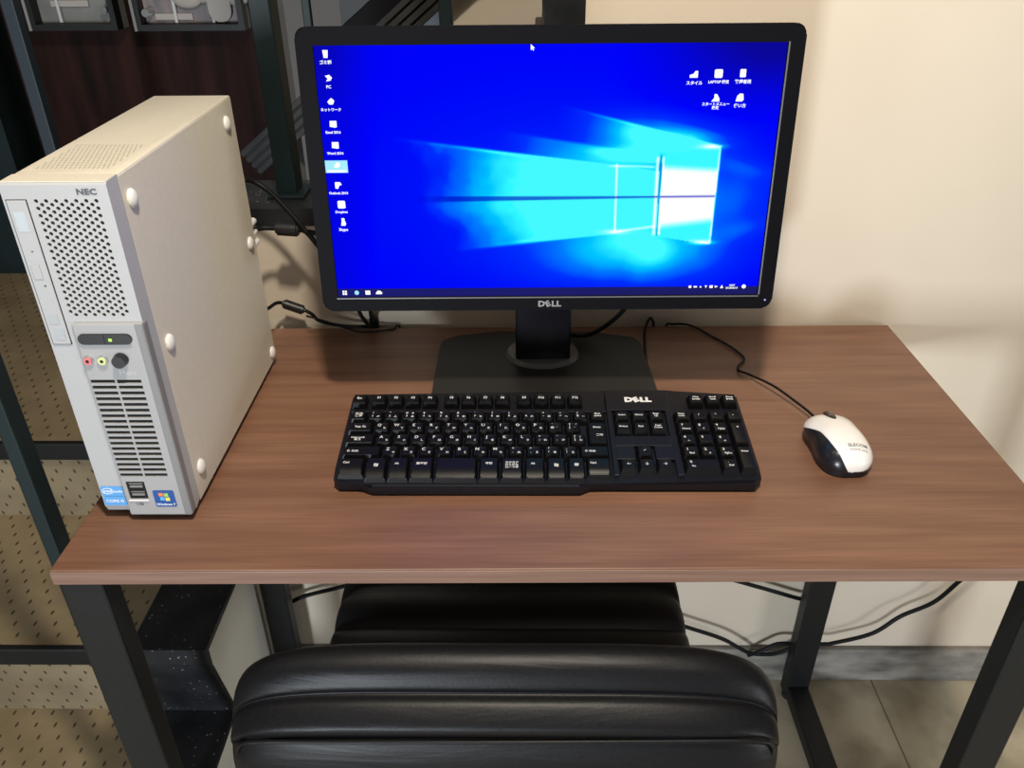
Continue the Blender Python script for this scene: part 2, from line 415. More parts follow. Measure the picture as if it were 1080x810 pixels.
# terrazzo cap with stepped band on the wall face
capw = (YW - .006, YW + .125)
pf = [(XB - .01, T + .18), (.195, T + .18), (.195, T + .36), (.47, T + .36), (.47, T + .54), (.745, T + .54), (.745, T + .72), (1.015, T + .72), (1.015, T + .90), (1.295, T + .90), (1.295, T + 1.08), (2.9, T + 1.08)]
inn = [(XB - .01, T + .155)]
for i in range(1, len(pf) - 1): inn.append((pf[i][0] + .05, pf[i][1] - .025))
inn.append((2.9, T + 1.055))
bm = bmesh.new()
o0 = [bm.verts.new((x, capw[0], z)) for x, z in pf]; o1 = [bm.verts.new((x, capw[1], z)) for x, z in pf]
i0 = [bm.verts.new((x, capw[0], z)) for x, z in inn]; i1 = [bm.verts.new((x, capw[1], z)) for x, z in inn]
for i in range(len(pf) - 1):
    bm.faces.new((o0[i], o0[i + 1], o1[i + 1], o1[i])); bm.faces.new((i0[i], i1[i], i1[i + 1], i0[i + 1]))
    bm.faces.new((o0[i], i0[i], i0[i + 1], o0[i + 1])); bm.faces.new((o1[i], o1[i + 1], i1[i + 1], i1[i]))
bm.faces.new((o0[0], o1[0], i1[0], i0[0])); bm.faces.new((o0[-1], i0[-1], i1[-1], o1[-1]))
struct(finish(bm, 'trim_1', M_terr))

# ---- far side of the landing
YF = LAND
struct(finish(bx(-2.2, -.135, YF + .002, YF + .06, 0, T + .9), 'wall_far', M_brown))
struct(finish(bx(.285, 2.9, YF + .002, YF + .06, 0, T + 1.5), 'wall_stairwell', M_wall))
struct(finish(bx(-.135, 2.9, YF + .9, YF + .96, 0, 2.4), 'wall_beyond', M_greywall))
# pale upright strip (edge of an opening)
struct(finish(bx(-.135, -.085, YF - .01, YF + .05, T - .225, T + .9, bev=.003), 'trim_2', M_whitestrip))
# sloping ribbed skirting along the far side of the upper flight
bm = bmesh.new()
p0 = Vector((-.150, YF - .085, T + .004)); d = Vector((1, 0, .8)).normalized(); nn = Vector((-d.z, 0, d.x)); ang = math.atan2(d.z, d.x)
Lr = 1.25
for k in range(4):
    c = p0 + nn * (.008 + k * .0165)
    box(bm, c + d * Lr / 2, (Lr, .03, .012), .002, 2, Matrix.Rotation(-ang, 4, 'Y'))
c = p0 + nn * .033
box(bm, c + d * Lr / 2 + Vector((0, .008, 0)), (Lr, .02, .064), 0, 1, Matrix.Rotation(-ang, 4, 'Y'))
struct(finish(bm, 'trim_3', M_rib))

# posts of the stair railing
def post(x, y, z0, z1, label, m=M_green, wx=.027, wy=.027, plate=True):
    t = empty('railing_post', (x, y, z0), 0, label, 'post')
    finish(bx(-wx / 2, wx / 2, -wy / 2, wy / 2, .004, z1 - z0, bev=.002), 'shaft', m, t)
    bm = bx(-wx / 2 - .012, wx / 2 + .012, -wy / 2 - .012, wy / 2 + .012, 0, .005, bev=.0015)
    finish(bm, 'base_plate', m, t)
    return t
post(.1085, .585, T + .18, T + 1.35, 'dark green steel railing post standing on the low wall beside the monitor', wx=.028, wy=.04)
post(.3445, .585, T + .36, T + 1.35, 'dark railing post behind the top edge of the monitor', wx=.017, wy=.02)
post(-.008, 1.3, T - .045, T + 1.35, 'thin dark railing post just above the upper left corner of the monitor', wx=.017, wy=.017)
post(-.052, .085, z_n[0] + .008, T + 1.0, 'dark green railing post at far left in front of the stairs', wx=.015, wy=.024)
post(-.40, .9, z_n[2], T + 1.3, 'dusty blue green railing post on the landing before the brown wall', m=M_navy, wx=.022, wy=.022)
# sloping handrail glimpsed above the monitor
t = empty('handrail', (0, 1.2, 0), 0, 'black sloping handrail of the upper flight above the monitor', 'handrail')
bm = bmesh.new()
box(bm, (.66, .08, T + .737), (1.55, .02, .054), .003, 2, Matrix.Rotation(-math.atan(.77), 4, 'Y'))
finish(bm, 'rail', M_rail, t)
finish(bx(.06, .08, .07, .09, T + .135, T + .27), 'upright', M_frame, t)

# ---- display cases on the brown wall
def case(x0, x1, z0, z1, label, items, board=None):
    t = empty('display_case', ((x0 + x1) / 2, YF - .03, z0), 0, label, 'display case', 'glazed display cases on the brown wall')
    W = (x1 - x0) / 2; H = z1 - z0
    finish(bx(-W, W, .0, .028, 0, H), 'backboard', board, t)
    bm = bmesh.new()
    for a in ((-W, W, -.03, .0, 0, .012), (-W, W, -.03, .0, H - .012, H), (-W, -W + .012, -.03, .0, .012, H - .012), (W - .012, W, -.03, .0, .012, H - .012)):
        bx(*a, bm=bm)
    finish(bm, 'frame', M_frame, t)
    finish(bx(-W - .004, -W + .002, -.032, .0, 0, H), 'metal_edge', M_silver_dk, t)
    for kind, x, z in items:
        bm = bmesh.new()
        if kind == 'bar':
            box(bm, (x, -.006, H / 2), (.006, .006, H - .026)); finish(bm, 'divider', M_whitestrip, t)
        elif kind == 'round':
            bmesh.ops.create_uvsphere(bm, u_segments=20, v_segments=12, radius=1)
            for v in bm.verts: v.co = Vector((x + v.co.x * .035, -.008 + v.co.y * .007, z + v.co.z * .024))
            finish(bm, 'ornament', M_pale, t, 60)
        elif kind == 'sole':
            prism(bm, [(a_, b__) for a_, b__ in rrect(-.024, .024, -.07, .05, .022)], -.006, .006)
            bmesh.ops.transform(bm, matrix=Matrix.Translation((x, -.008, z)) @ Matrix.Rotation(PI / 2, 4, 'X'), verts=bm.verts)
            finish(bm, 'ornament', M_pale, t)
        elif kind == 'knob':
            cyl(bm, (x, -.03, z), (x, .0, z), .008, .010, 14); finish(bm, 'screw', M_chrome, t)
        elif kind == 'paper':
            box(bm, (x, -.003, z), (.08, .004, .012)); finish(bm, 'card', M_pale, t)
    return t
case(-.60, -.415, T + .305, T + .60, 'small glazed display case at the top left of the brown wall',
     [('bar', -.035, 0), ('knob', .07, .04), ('paper', -.01, .05), ('round', .03, .12)], M_glassy)
case(-.375, -.145, T + .303, T + .60, 'wide glazed display case beside the green railing post',
     [('bar', -.035, 0), ('bar', .045, 0), ('knob', -.09, .035), ('round', -.075, .09), ('round', -.004, .065), ('round', .03, .075), ('sole', .063, .085), ('round', .10, .07), ('paper', -.04, .025)], M_pinkish)
# dark cupboard side and a pale strip at the very left
struct(finish(bx(-2.2, -.690, YF - .12, YF - .0, z_n[2], T + .8), 'wall_recess', M_green))
struct(finish(bx(-.775, -.745, YF - .14, YF - .12, T + .03, T + .17), 'trim_4', M_whitestrip))

# ================================================================== DESK
DW, DD = .992, .506
desk = empty('desk', (-.007, 0, 0), math.radians(.5), 'walnut topped desk on a black square tube steel frame', 'desk')
tt = finish(bx(0, DW, .0012, DD, T - .017, T, bev=.0012), 'tabletop', M_wood, desk)
finish(bx(0.0004, DW - .0004, -.0004, .0014, T - .0165, T - .0008, bev=.0006), 'edge_band', M_woodband, tt)
for xa in (0.0015, DW - .0445):
    finish(bx(xa, xa + .043, .004, .032, .012, T - .017, bev=.0025), 'leg', M_frame, desk)
    finish(bx(xa, xa + .043, .452, .480, .012, T - .017, bev=.0025), 'leg', M_frame, desk)
    finish(bx(xa + .002, xa + .041, .032, .452, .012, .040, bev=.0025), 'floor_rail', M_frame, desk)
    finish(bx(xa + .004, xa + .039, .032, .452, T - .042, T - .0175, bev=.0025), 'top_rail', M_frame, desk)
    for yy in (.018, .466):
        bm = bmesh.new(); cyl(bm, (xa + .014, yy, 0), (xa + .014, yy, .008), .013, .013, 20); cyl(bm, (xa + .014, yy, .008), (xa + .014, yy, .013), .006, .006, 12)
        finish(bm, 'foot', M_rubber, desk, 40)
finish(bx(.046, DW - .046, .456, .474, T - .042, T - .0175), 'rear_rail', M_frame, desk)
# ================================================================== CHAIR
chair = empty('office_chair', (.425, 0, 0), 0, 'black leather office chair tucked under the desk', 'chair')
def pad(profile, hw, cy, cz, name, n_u=40, power=5.0, amt=1.0, side_in=.0):
    """closed (y,z) profile swept along X, closing at rounded ends"""
    bm = bmesh.new(); rings = []
    for i in range(n_u + 1):
        th = -PI / 2 + PI * i / n_u
        x = math.copysign(abs(math.sin(th)) ** (2 / power), math.sin(th)) * hw
        s = max(abs(math.cos(th)), 1e-3) ** (2 / power)
        rings.append([bm.verts.new((x, cy + (y - cy) * s, cz + (z - cz) * (1 - amt * (1 - s)))) for y, z in profile])
    n = len(profile)
    for a, b in zip(rings, rings[1:]):
        for j in range(n): bm.faces.new((a[j], a[(j + 1) % n], b[(j + 1) % n], b[j]))
    bm.faces.new(rings[0][::-1]); bm.faces.new(rings[-1])
    return finish(bm, name, M_leather, chair, 70)
def closed_spline(pts, k=5):
    P = [Vector((p[0], p[1], 0)) for p in pts]; n = len(P); out = []
    for i in range(n):
        a, b, c, d = P[i - 1], P[i], P[(i + 1) % n], P[(i + 2) % n]
        for j in range(k):
            t = j / k; v = .5 * ((2 * b) + (c - a) * t + (2 * a - 5 * b + 4 * c - d) * t * t + (3 * b - a - 3 * c + d) * t ** 3)
            out.append((v.x, v.y))
    return out
bp = closed_spline([(-.022, -.31), (-.016, -.2), (-.018, -.095), (-.026, -.066), (-.040, -.058), (-.056, -.064), (-.066, -.080), (-.0655, -.0885),
      (-.076, -.0905), (-.090, -.101), (-.0935, -.108), (-.0915, -.116), (-.0890, -.1195), (-.094, -.125), (-.103, -.16), (-.103, -.25), (-.090, -.315), (-.05, -.33)], 5)
pad([(y, z + T) for y, z in bp], .264, -.055, T - .19, 'backrest', 48, 5.0)
# piping along the lower seam of the back
bm = bmesh.new()
tube(bm, [(-.256, -.080, T - .17), (-.250, -.087, T - .140), (-.232, -.091, T - .126), (-.15, -.0935, T - .1220), (0, -.0945, T - .1195), (.15, -.0935, T - .1185), (.233, -.0915, T - .1200), (.251, -.087, T - .134), (.256, -.080, T - .165)], .0022, n=8)
finish(bm, 'piping', M_leather, chair, 60)
# seat: padded channels running left to right
sp_ = []
ys = np.linspace(.0, .44, 45)
for y in ys:
    ch = abs(math.sin(PI * (y - .0) / .0735)) ** .45
    sp_.append((y, T - .318 + .018 * ch + (.006 if y > .4 else 0)))
sp_ = [(-.012, T - .355)] + sp_ + [(.452, T - .345), (.445, T - .385), (.0, T - .385)]
bm0 = pad(sp_, .243, .22, T - .35, 'seat', 40, 8.0)
bm0.data.materials[0] = M_seatf
bm = bmesh.new(); box(bm, (0, -.105, T - .26), (.06, .008, .16), .003); box(bm, (0, -.075, T - .41), (.06, .012, .16), .003)
box(bm, (0, -.098, T - .335), (.06, .02, .012), .003); box(bm, (0, .04, T - .40), (.06, .24, .012), .003)
finish(bm, 'back_bracket', M_frame, chair)
bm = bmesh.new(); box(bm, (0, .2, T - .40), (.2, .2, .03), .006); cyl(bm, (0, .2, T - .415), (0, .2, T - .54), .024); cyl(bm, (0, .2, T - .54), (0, .2, .07), .016)
finish(bm, 'pedestal', M_frame, chair, 40)
for k in range(5):
    a = 2 * PI * k / 5 + .3; c, s = math.cos(a), math.sin(a)
    bm = bmesh.new(); 
    tube(bm, [(0, .2, .10), (c * .12, .2 + s * .12, .085), (c * .24, .2 + s * .24, .062)], (.02, .012), smooth=True)
    lg = finish(bm, 'leg', M_frame, chair, 50)
    bm = bmesh.new()
    for q in (-1, 1):
        cx, cy = c * .24 - s * .012 * q, .2 + s * .24 + c * .012 * q
        cyl(bm, (cx - s * .009 * q, cy + c * .009 * q, .025), (cx + s * .004 * q, cy - c * .004 * q, .025), .025, n=24)
    finish(bm, 'caster', M_rubber, lg, 40)

# ================================================================== MONITOR
MW, MH, MT = .513, .300, math.radians(6.0738)
mon = empty('monitor', (.4703, .40, T), math.radians(.6), 'wide black flat screen monitor showing a blue desktop picture', 'monitor')
# panel frame: local X right, local Y up the panel, local Z towards the viewer
PM = Matrix.Translation((0, .2806 - .40, .1385)) @ Matrix.Rotation(PI / 2 - MT, 4, 'X')
def pmat(o): o.matrix_local = PM; return o
bw_l, bw_r, bw_t, bw_b = .0175, .0175, .0175, .0165
bm = bmesh.new()
outer = rrect(-MW / 2, MW / 2, 0, MH, .011, 6)
a_, b__, fs = prism(bm, outer, -.018, 0)
bmesh.ops.bevel(bm, geom=[e for e in fs[1].edges], offset=.0022, segments=3, affect='EDGES')
frame = finish(bm, 'frame', M_bezel, mon, 50)
cb = bmesh.new(); box(cb, (0, (bw_b + MH - bw_t) / 2, 0), (MW - bw_l - bw_r, MH - bw_t - bw_b, .006))
boolean_cut(frame, cb); pmat(frame)
bm = bmesh.new()
prism(bm, rrect(-MW / 2 + .012, MW / 2 - .012, .010, MH - .010, .03, 6), -.034, -.018)
prism(bm, rrect(-MW / 2 + .05, MW / 2 - .05, .03, MH - .04, .03, 6), -.048, -.034)
pmat(finish(bm, 'back_cover', M_bezel, mon))
# screen with picture stored per vertex
SX0, SX1, SY0, SY1 = -MW / 2 + bw_l + .0002, MW / 2 - bw_r - .0002, bw_b + .0002, MH - bw_t - .0002
NX, NY = 520, 293
u = np.linspace(0, 1, NX); v = np.linspace(0, 1, NY)        # v from top
U, V = np.meshgrid(u, v)
Y = 44 + 272 * V; X = (327 + 24 * V) + (506 - 54 * V) * U   # picture laid out on a 506 x 272 raster
def sm(a, b, x): t = np.clip((x - a) / (b - a + 1e-9), 0, 1); return t * t * (3 - 2 * t)
def line(x0, y0, x1, y1): return y0 + (X - x0) * (y1 - y0) / (x1 - x0)
def fbm(seed, f0=3, oct=4):
    rs = np.random.RandomState(seed); out = np.zeros_like(U); amp = 1; tot = 0
    for o in range(oct):
        n = f0 * 2 ** o + 2; g = rs.rand(n + 1, int(n * 1.8) + 2)
        gy = V * (n - 1); gx = U * (g.shape[1] - 2); iy = gy.astype(int); ix = gx.astype(int); fy = gy - iy; fx = gx - ix
        fy = fy * fy * (3 - 2 * fy); fx = fx * fx * (3 - 2 * fx)
        out += amp * ((g[iy, ix] * (1 - fx) + g[iy, ix + 1] * fx) * (1 - fy) + (g[iy + 1, ix] * (1 - fx) + g[iy + 1, ix + 1] * fx) * fy)
        tot += amp; amp *= .5
    return out / tot
nz = fbm(3); nz2 = fbm(11, 5)
I = np.full_like(U, .30)
I -= .17 * sm(.0, 1, np.clip((330 + 90 - X) / 170, 0, 1)) * sm(0, 1, np.clip((150 - Y) / 110, 0, 1))
I -= .20 * sm(.0, 1, np.clip((X - 640) / 180, 0, 1)) * sm(0, 1, np.clip((130 - Y) / 90, 0, 1))
I -= .06 * sm(.0, 1, np.clip((400 - X) / 60, 0, 1))
I += .05 * np.exp(-(((X - 580) / 160) ** 2 + ((Y - 200) / 90) ** 2))
# broad halo around the light window
I += .34 * np.exp(-(((X - 650) / 95) ** 2 + ((Y - 215) / 52) ** 2)) * (.75 + .5 * nz)
I += .16 * np.exp(-(((X - 770) / 45) ** 2 + ((Y - 200) / 38) ** 2)) * (.6 + .8 * nz2)
# left beam between two spreading edges
top1 = line(400, 135, 652, 168); bot1 = line(480, 262, 650, 241)
inside = sm(-1.5, 1.5, Y - top1) * sm(-3, 3, bot1 - Y)
fall = sm(425, 610, X) * sm(770, 740, X)
XF = X + 90 * (nz2 - .5) * sm(640, 480, X) - 45 * sm(205, 245, Y) * sm(620, 480, X)
fall = (.30 * sm(425, 480, XF) + .70 * sm(455, 590, XF)) * (1 - sm(697, 700, X))
I += inside * fall * (.50 + .16 * nz2)
I += .20 * np.exp(-((Y - top1 - 1) / 2.0) ** 2) * sm(400, 520, X) * (1 - sm(655, 700, X))
I += .22 * np.exp(-((Y - bot1 + 1) / 2.2) ** 2) * sm(480, 600, X) * (1 - sm(650, 690, X))
# upper beam
top2 = line(592, 104, 764, 148); topm = line(520, 128, 700, 158)
ins2 = sm(-1.5, 1.5, Y - top2) * sm(-2, 4, line(560, 140, 700, 160) - Y + 6)
I += ins2 * sm(585, 680, X) * (1 - sm(755, 765, X)) * .34 * (.7 + .5 * nz)
I += .16 * np.exp(-((Y - top2 - .5) / 1.6) ** 2) * sm(592, 660, X) * (1 - sm(760, 768, X))
I += .48 * np.exp(-(((X - 705) / 50) ** 2 + ((Y - 138 - (X - 705) * .12) / 17) ** 2)) * (.6 + .7 * nz2)
I += .26 * sm(-2, 3, Y - topm) * sm(-2, 2, top1 - Y) * sm(520, 600, X) * (1 - sm(690, 700, X))
I += .40 * np.exp(-(((X - 668) / 48) ** 2 + ((Y - 157) / 9) ** 2)) * (1 - sm(692, 700, X))
I += .30 * np.exp(-(((X - 728) / 30) ** 2 + ((Y - 141) / 11) ** 2)) * sm(-2, 3, Y - top2 + 14)
# lower glow
bm2 = line(560, 300, 752, 256)
I += .52 * np.exp(-(((X - 680) / 66) ** 2 + ((Y - 262) / 30) ** 2)) * (.65 + .7 * nz2)
I += .16 * np.exp(-(((X - 640) / 95) ** 2 + ((Y - 272) / 28) ** 2)) * (.4 + nz)
I += .10 * np.exp(-(((X - 790) / 35) ** 2 + ((Y - 165 - (X - 764) * .25) / 9) ** 2))
I += .10 * np.exp(-(((X - 785) / 30) ** 2 + ((Y - 245 + (X - 764) * .25) / 10) ** 2))
# dark bar through the beam
gap = np.exp(-((Y - 202.5) / (1.2 + 3.0 * sm(660, 440, X))) ** 4) * sm(430, 470, X) * (1 - sm(752, 757, X))
wz = np.where(X < 650, 1.0, .55)
hbw = 3.4 - 2.3 * np.clip((X - 440) / 240, 0, 1)
hb = np.clip(hbw + .5 - np.abs(Y - (203.0 - (X - 440) * .004)), 0, 1)
I = np.minimum(I, .97)
# window panes
k = (Y - 201) / 55.0
xr = 758 - (Y - 201) * .105; xg = 697.5 - (Y - 201) * .055; xl = 651 - (Y - 201) * .03
topR = 157 + (X - 697) * -.145; botR = 247 + (X - 697) * .17; topL = 167 - (X - 652) * .20; botL = 241 + (X - 650) * .10
inR = (X > xg + 1.5) & (X < xr) & (Y > topR) & (Y < botR)
inLp = (X > xl) & (X < xg - 2) & (Y > topL) & (Y < botL)
I = np.where(inLp, np.maximum(I, .86), I)
I = np.where(inR, .96 + .55 * sm(165, 176, Y - (X - 700) * .06) * (1 - sm(228, 240, Y + (X - 700) * .12)), I)
def edge(d, wd=1.0): return np.exp(-(d / wd) ** 2)
yin = sm(164, 168, Y) * (1 - sm(239, 243, Y))
I += .40 * edge(X - xl) * yin
I += .5 * edge(X - (xg - 3.5), 1.4) * sm(157, 161, Y) * (1 - sm(243, 247, Y))
I += .45 * edge(X - xg - 2.2, 1.2) * sm(157, 161, Y) * (1 - sm(243, 247, Y))
I += .5 * edge(X - xr) * sm(148, 152, Y) * (1 - sm(252, 257, Y))
I += .30 * edge(Y - (168 + .00095 * (X - 652) ** 2), 1.2) * sm(640, 652, X) * (1 - sm(690, 695, X))
I += .30 * edge(Y - (241 - (X - 650) * .14), 1.2) * sm(640, 652, X) * (1 - sm(690, 695, X))
I += .5 * np.exp(-(((X - 755) / 12) ** 2 + ((Y - 148) / 2.2) ** 2)) + .5 * np.exp(-(((X - 744) / 12) ** 2 + ((Y - 254) / 2.5) ** 2))
I += .3 * np.exp(-(((X - 650) / 12) ** 2 + ((Y - 241) / 2.5) ** 2))
xs_ = [0, .12, .30, .45, .62, .80, .95, 1.15, 1.45]
cr = np.interp(I, xs_, [.006, .003, .0, .0, .0, .0, .03, .30, 1.0])
cg = np.interp(I, xs_, [.004, .002, .001, .030, .20, .56, .95, 1.0, 1.0])
cb_ = np.interp(I, xs_, [.16, .33, .95, 1.0, 1.0, 1.0, 1.0, 1.0, 1.0])
dk = hb * (X < xr) * .85 * sm(425, 480, X)
cr = cr * (1 - dk); cg = cg * (1 - dk) + .0 * dk; cb_ = cb_ * (1 - dk) + .62 * dk
gv = (np.abs(X - xg) < .8) & (Y > 157) & (Y < 246)
cr = np.where(gv, .0, cr); cg = np.where(gv, .33, cg); cb_ = np.where(gv, .75, cb_)
tb = V > .963
cr = np.where(tb, .012, cr); cg = np.where(tb, .012, cg); cb_ = np.where(tb, .16 - .04 * U, cb_)
verts = np.stack([SX0 + (SX1 - SX0) * U, SY1 - (SY1 - SY0) * V, np.full_like(U, -.0022)], -1).reshape(-1, 3)
idx = np.arange(NX * NY).reshape(NY, NX)
faces = np.stack([idx[1:, :-1], idx[1:, 1:], idx[:-1, 1:], idx[:-1, :-1]], -1).reshape(-1, 4)
me = bpy.data.meshes.new('screen'); me.from_pydata(verts.tolist(), [], faces.tolist())
ca = me.color_attributes.new('picture', 'FLOAT_COLOR', 'POINT')
ca.data.foreach_set('color', np.stack([cr, cg, cb_, np.ones_like(cr)], -1).reshape(-1).astype(np.float32))
M_screen = bpy.data.materials.new('lit_screen'); M_screen.use_nodes = True
nt, N, L, b = nodes(M_screen)
at = N.new('ShaderNodeAttribute'); at.attribute_name = 'picture'
b.inputs['Base Color'].default_value = (.0, .0, .0, 1); b.inputs['Roughness'].default_value = .4; b.inputs['Specular IOR Level'].default_value = .0
L.new(at.outputs['Color'], b.inputs['Emission Color']); b.inputs['Emission Strength'].default_value = 1.0
me.materials.append(M_screen)
screen = bpy.data.objects.new('screen', me); lk(screen, mon); pmat(screen)
tag(screen, 'lit screen with a glowing window logo and light beams')
# icons drawn on the screen
M_icon = mat('icon_white', (.1, .1, .1), .6, emit=((.93, .97, 1), 1.0))
M_icon_b = mat('icon_blue', (.1, .1, .1), .6, emit=((.15, .62, .98), 1.0))
def s2p(px, py, z=-.0019):
    """raster position on the screen -> panel coordinates"""
    vv = (py - 44) / 272; uu = (px - (327 + 24 * vv)) / (506 - 54 * vv)
    return Vector((SX0 + (SX1 - SX0) * uu, SY1 - (SY1 - SY0) * vv, z))
def spoly(bm, cx, cy, pts, s=.00092):
    c = s2p(cx, cy); bm.faces.new([bm.verts.new(c + Vector((x * s, y * s, 0))) for x, y in pts])
def circ(r, n=12, ox=0, oy=0): return [(ox + r * math.cos(2 * PI * i / n), oy + r * math.sin(2 * PI * i / n)) for i in range(n)]
def rect(x0, x1, y0, y1): return [(x0, y0), (x1, y0), (x1, y1), (x0, y1)]
icons = [(340, 52, 'bin', 'ゴミ箱'), (343, 76, 'pc', 'PC'), (345, 99, 'net', 'ネットワーク'), (347, 122, 'doc', 'Excel 2016'), (349, 144, 'doc', 'Word 2016'),
         (350, 166, 'sel', 'Edge'), (352, 187, 'play', 'Outlook 2016'), (355, 208, 'box', 'Dropbox'), (357, 228, 'man', 'Skype'),
         (734, 75, 'chart', 'スタイル'), (760, 74, 'box', 'LAPTOP 設定'), (786, 74, 'tall', '管理者用'), (757, 98, 'tri', 'スタートメニュー\n設定'), (783, 98, 'bag', '使い方')]
def on_screen(bm, name, m, z=.0001):
    o = finish(bm, name, m, screen); o.location = (0, 0, z); return o
def one(cx, cy, pts, m=None, s=.00092, z=.0001, name='screen_icon'):
    bm = bmesh.new()
    for p in (pts if isinstance(pts[0][0], (list, tuple)) else [pts]): spoly(bm, cx, cy, p, s)
    return on_screen(bm, name, m or M_icon, z)
shapes = {'bin': [(-3, 4), (3, 4), (2.2, -4), (-2.2, -4)], 'pc': [(-4, 3), (1, 4), (4, 1), (2, -2), (-3, -3), (-1, 0)],
          'net': [(-4, 0), (-1, 3), (1, 4), (4, 1), (2, -3), (-2, -3)], 'doc': [(-3.6, 3.8), (4, 3.8), (4, -3), (2, -3.6), (-4, -2.6)], 'sel': [(-3, -1), (0, 4), (4, 4), (4, 0), (1, -2)],
          'play': [(-4, 4), (2, 4), (4, 1), (1, 0), (-1, -4), (-4, -3)], 'box': rrect(-4.5, 4.5, -4.5, 4.5, 1.5, 3),
          'man': [(-2, 5), (1.5, 5), (1.6, 2), (3, -1), (2, -4), (-3, -4), (-2, 2)], 'chart': [(-5, -3), (-5, 0), (-1, 1), (1, 4), (4, 4), (4, -3)],
          'tall': rrect(-3.3, 3.3, -4, 4.5, 1, 3), 'tri': [(-4.5, -4), (-1.5, 0), (-1.5, 4), (1.5, 4), (4.5, -1), (4.5, -4)],
          'bag': [(-4.5, -4), (-3, 2), (0, 4.5), (3.5, 4), (4.5, -2), (3, -4)]}
for cx, cy, kind, lab in icons:
    if kind == 'sel': one(cx, cy, rect(-13, 13, -7.5, 6.5), M_icon_b, z=.00003, name='selection_box')
    one(cx, cy, shapes[kind])
    if kind != 'sel':
        c = s2p(cx, cy + 8.3, -.0018)
        on_screen(text_bm(bmesh.new(), lab, .0036 if len(lab) > 5 else .0042, Matrix.Translation(c), bold=.00010), 'icon_caption', M_icon)
    else: one(cx, cy, rect(-11, 11, -6.8, -4.6))
one(561, 47, [(-1.5, 3), (-1.5, -3), (0, -1.5), (1, -3.2), (1.8, -2.8), (.9, -1), (2.6, -1)], s=.0010, name='mouse_pointer')
one(358, 311, [rect(a - 1.2, a + 1.2, b2 - 1.2, b2 + 1.2) for a in (-1.5, 1.5) for b2 in (-1.5, 1.5)], name='start_button')
one(371, 311, circ(2.8, 14), M_icon_b, name='taskbar_icon'); one(383, 311, rect(-3, 3, -2.6, 2.6), name='taskbar_icon')
one(395, 311, [(-4, -2), (-3.4, .5), (-1, 2.6), (2, 2.2), (4, 0), (3.8, -2)], name='taskbar_icon')
for i, p in enumerate((circ(1.9, 8), rect(-2, 2, -1, 1), [(-1.5, -1), (0, 1.4), (1.5, -1)], [(-1.5, 1.5), (1.5, 1.5), (0, -1.8)], rect(-2, 2, -1.7, 1.7), [(-2, -1.4), (2, 0), (-2, 1.4)], [(-2, -2), (0, 2.4), (2, -2)])):
    one(731 + i * 5.7, 306.5, p, name='tray_icon')
one(789, 306.5, circ(2.6, 12), name='tray_icon')
on_screen(text_bm(bmesh.new(), '10:07\n2018/06/13', .0030, Matrix.Translation(s2p(776, 306.6, -.0018)), bold=.00008), 'clock_text', M_icon)
# raised lip line at the lower and right inner edge
bm = bmesh.new(); box(bm, (0, bw_b - .0012, .0004), (MW - bw_l - bw_r + .002, .0016, .0012), .0004)
box(bm, (MW / 2 - bw_r + .0012, MH / 2, .0004), (.0016, MH - bw_t - bw_b, .0012), .0004)
pmat(finish(bm, 'inner_lip', mat('grey_lip', (.10, .10, .11), .35), mon))
def tilted_logo(bm, cx, cy, size, z, rot=0, bold=.0):
    M = Matrix.Translation((cx, cy, z)) @ Matrix.Rotation(rot, 4, 'Z')
    s = size
    for ch, dx, r in (('D', -1.05 * s, 0), ('E', -.26 * s, math.radians(28)), ('L', .48 * s, 0), ('L', 1.08 * s, 0)):
        text_bm(bm, ch, s, M @ Matrix.Translation((dx, 0, 0)) @ Matrix.Rotation(r, 4, 'Z'), bold=bold, sx=1.15)
bm = bmesh.new(); tilted_logo(bm, .003, bw_b / 2 - .001, .0092, .0004, bold=.0004)
pmat(finish(bm, 'logo', mat('logo_grey', (.30, .30, .31), .3, .6), mon))
bm = bmesh.new(); cyl(bm, (MW / 2 - .0085, bw_b * .65, -.002), (MW / 2 - .0085, bw_b * .65, .0008), .0022, n=16)
pb = pmat(finish(bm, 'power_button', M_bezel, mon, 40))
bm = bmesh.new(); cyl(bm, (MW / 2 - .0085, bw_b * .65, .0008), (MW / 2 - .0085, bw_b * .65, .0011), .0011, n=12)
finish(bm, 'power_light', mat('blue_led', (.1, .1, .3), .4, emit=((.35, .35, 1), .9)), pb)
# stand: neck, disc, base
bm = bmesh.new(); box(bm, (0, .006, .128), (.073, .030, .235), .004, 3, Matrix.Rotation(-.03, 4, 'X'))
neck = finish(bm, 'neck', mat('neck_gloss', (.008, .008, .012), .22), mon, 40)
bm = bmesh.new(); prism(bm, rrect(-.036, .036, .07, .20, .01, 4), -.075, -.045)
finish(bm, 'mount_bracket', M_bezel, mon).matrix_local = PM
bm = bmesh.new(); cyl(bm, (0, .012, .008), (0, .012, .014), .050, .047, 48)
for v_ in bm.verts: v_.co.y = (v_.co.y - .012) * .82 + .012
finish(bm, 'swivel_disc', M_disc, mon, 30)
bm = bmesh.new()
bo = [(-.143, -.105), (.143, -.105), (.143, -.09), (.139, .048), (.132, .062), (.075, .080), (-.06, .084), (-.118, .072), (-.139, .058), (-.142, .045), (-.143, -.09)]
a_, b__, fs = prism(bm, bo, .0, .008)
bmesh.ops.bevel(bm, geom=list(fs[1].edges), offset=.002, segments=3, affect='EDGES')
finish(bm, 'base', M_base, mon, 40)
bm = bmesh.new()
bm_w = Matrix.Translation((.017, .015, .185)) @ Matrix.Rotation(.5, 4, 'X')
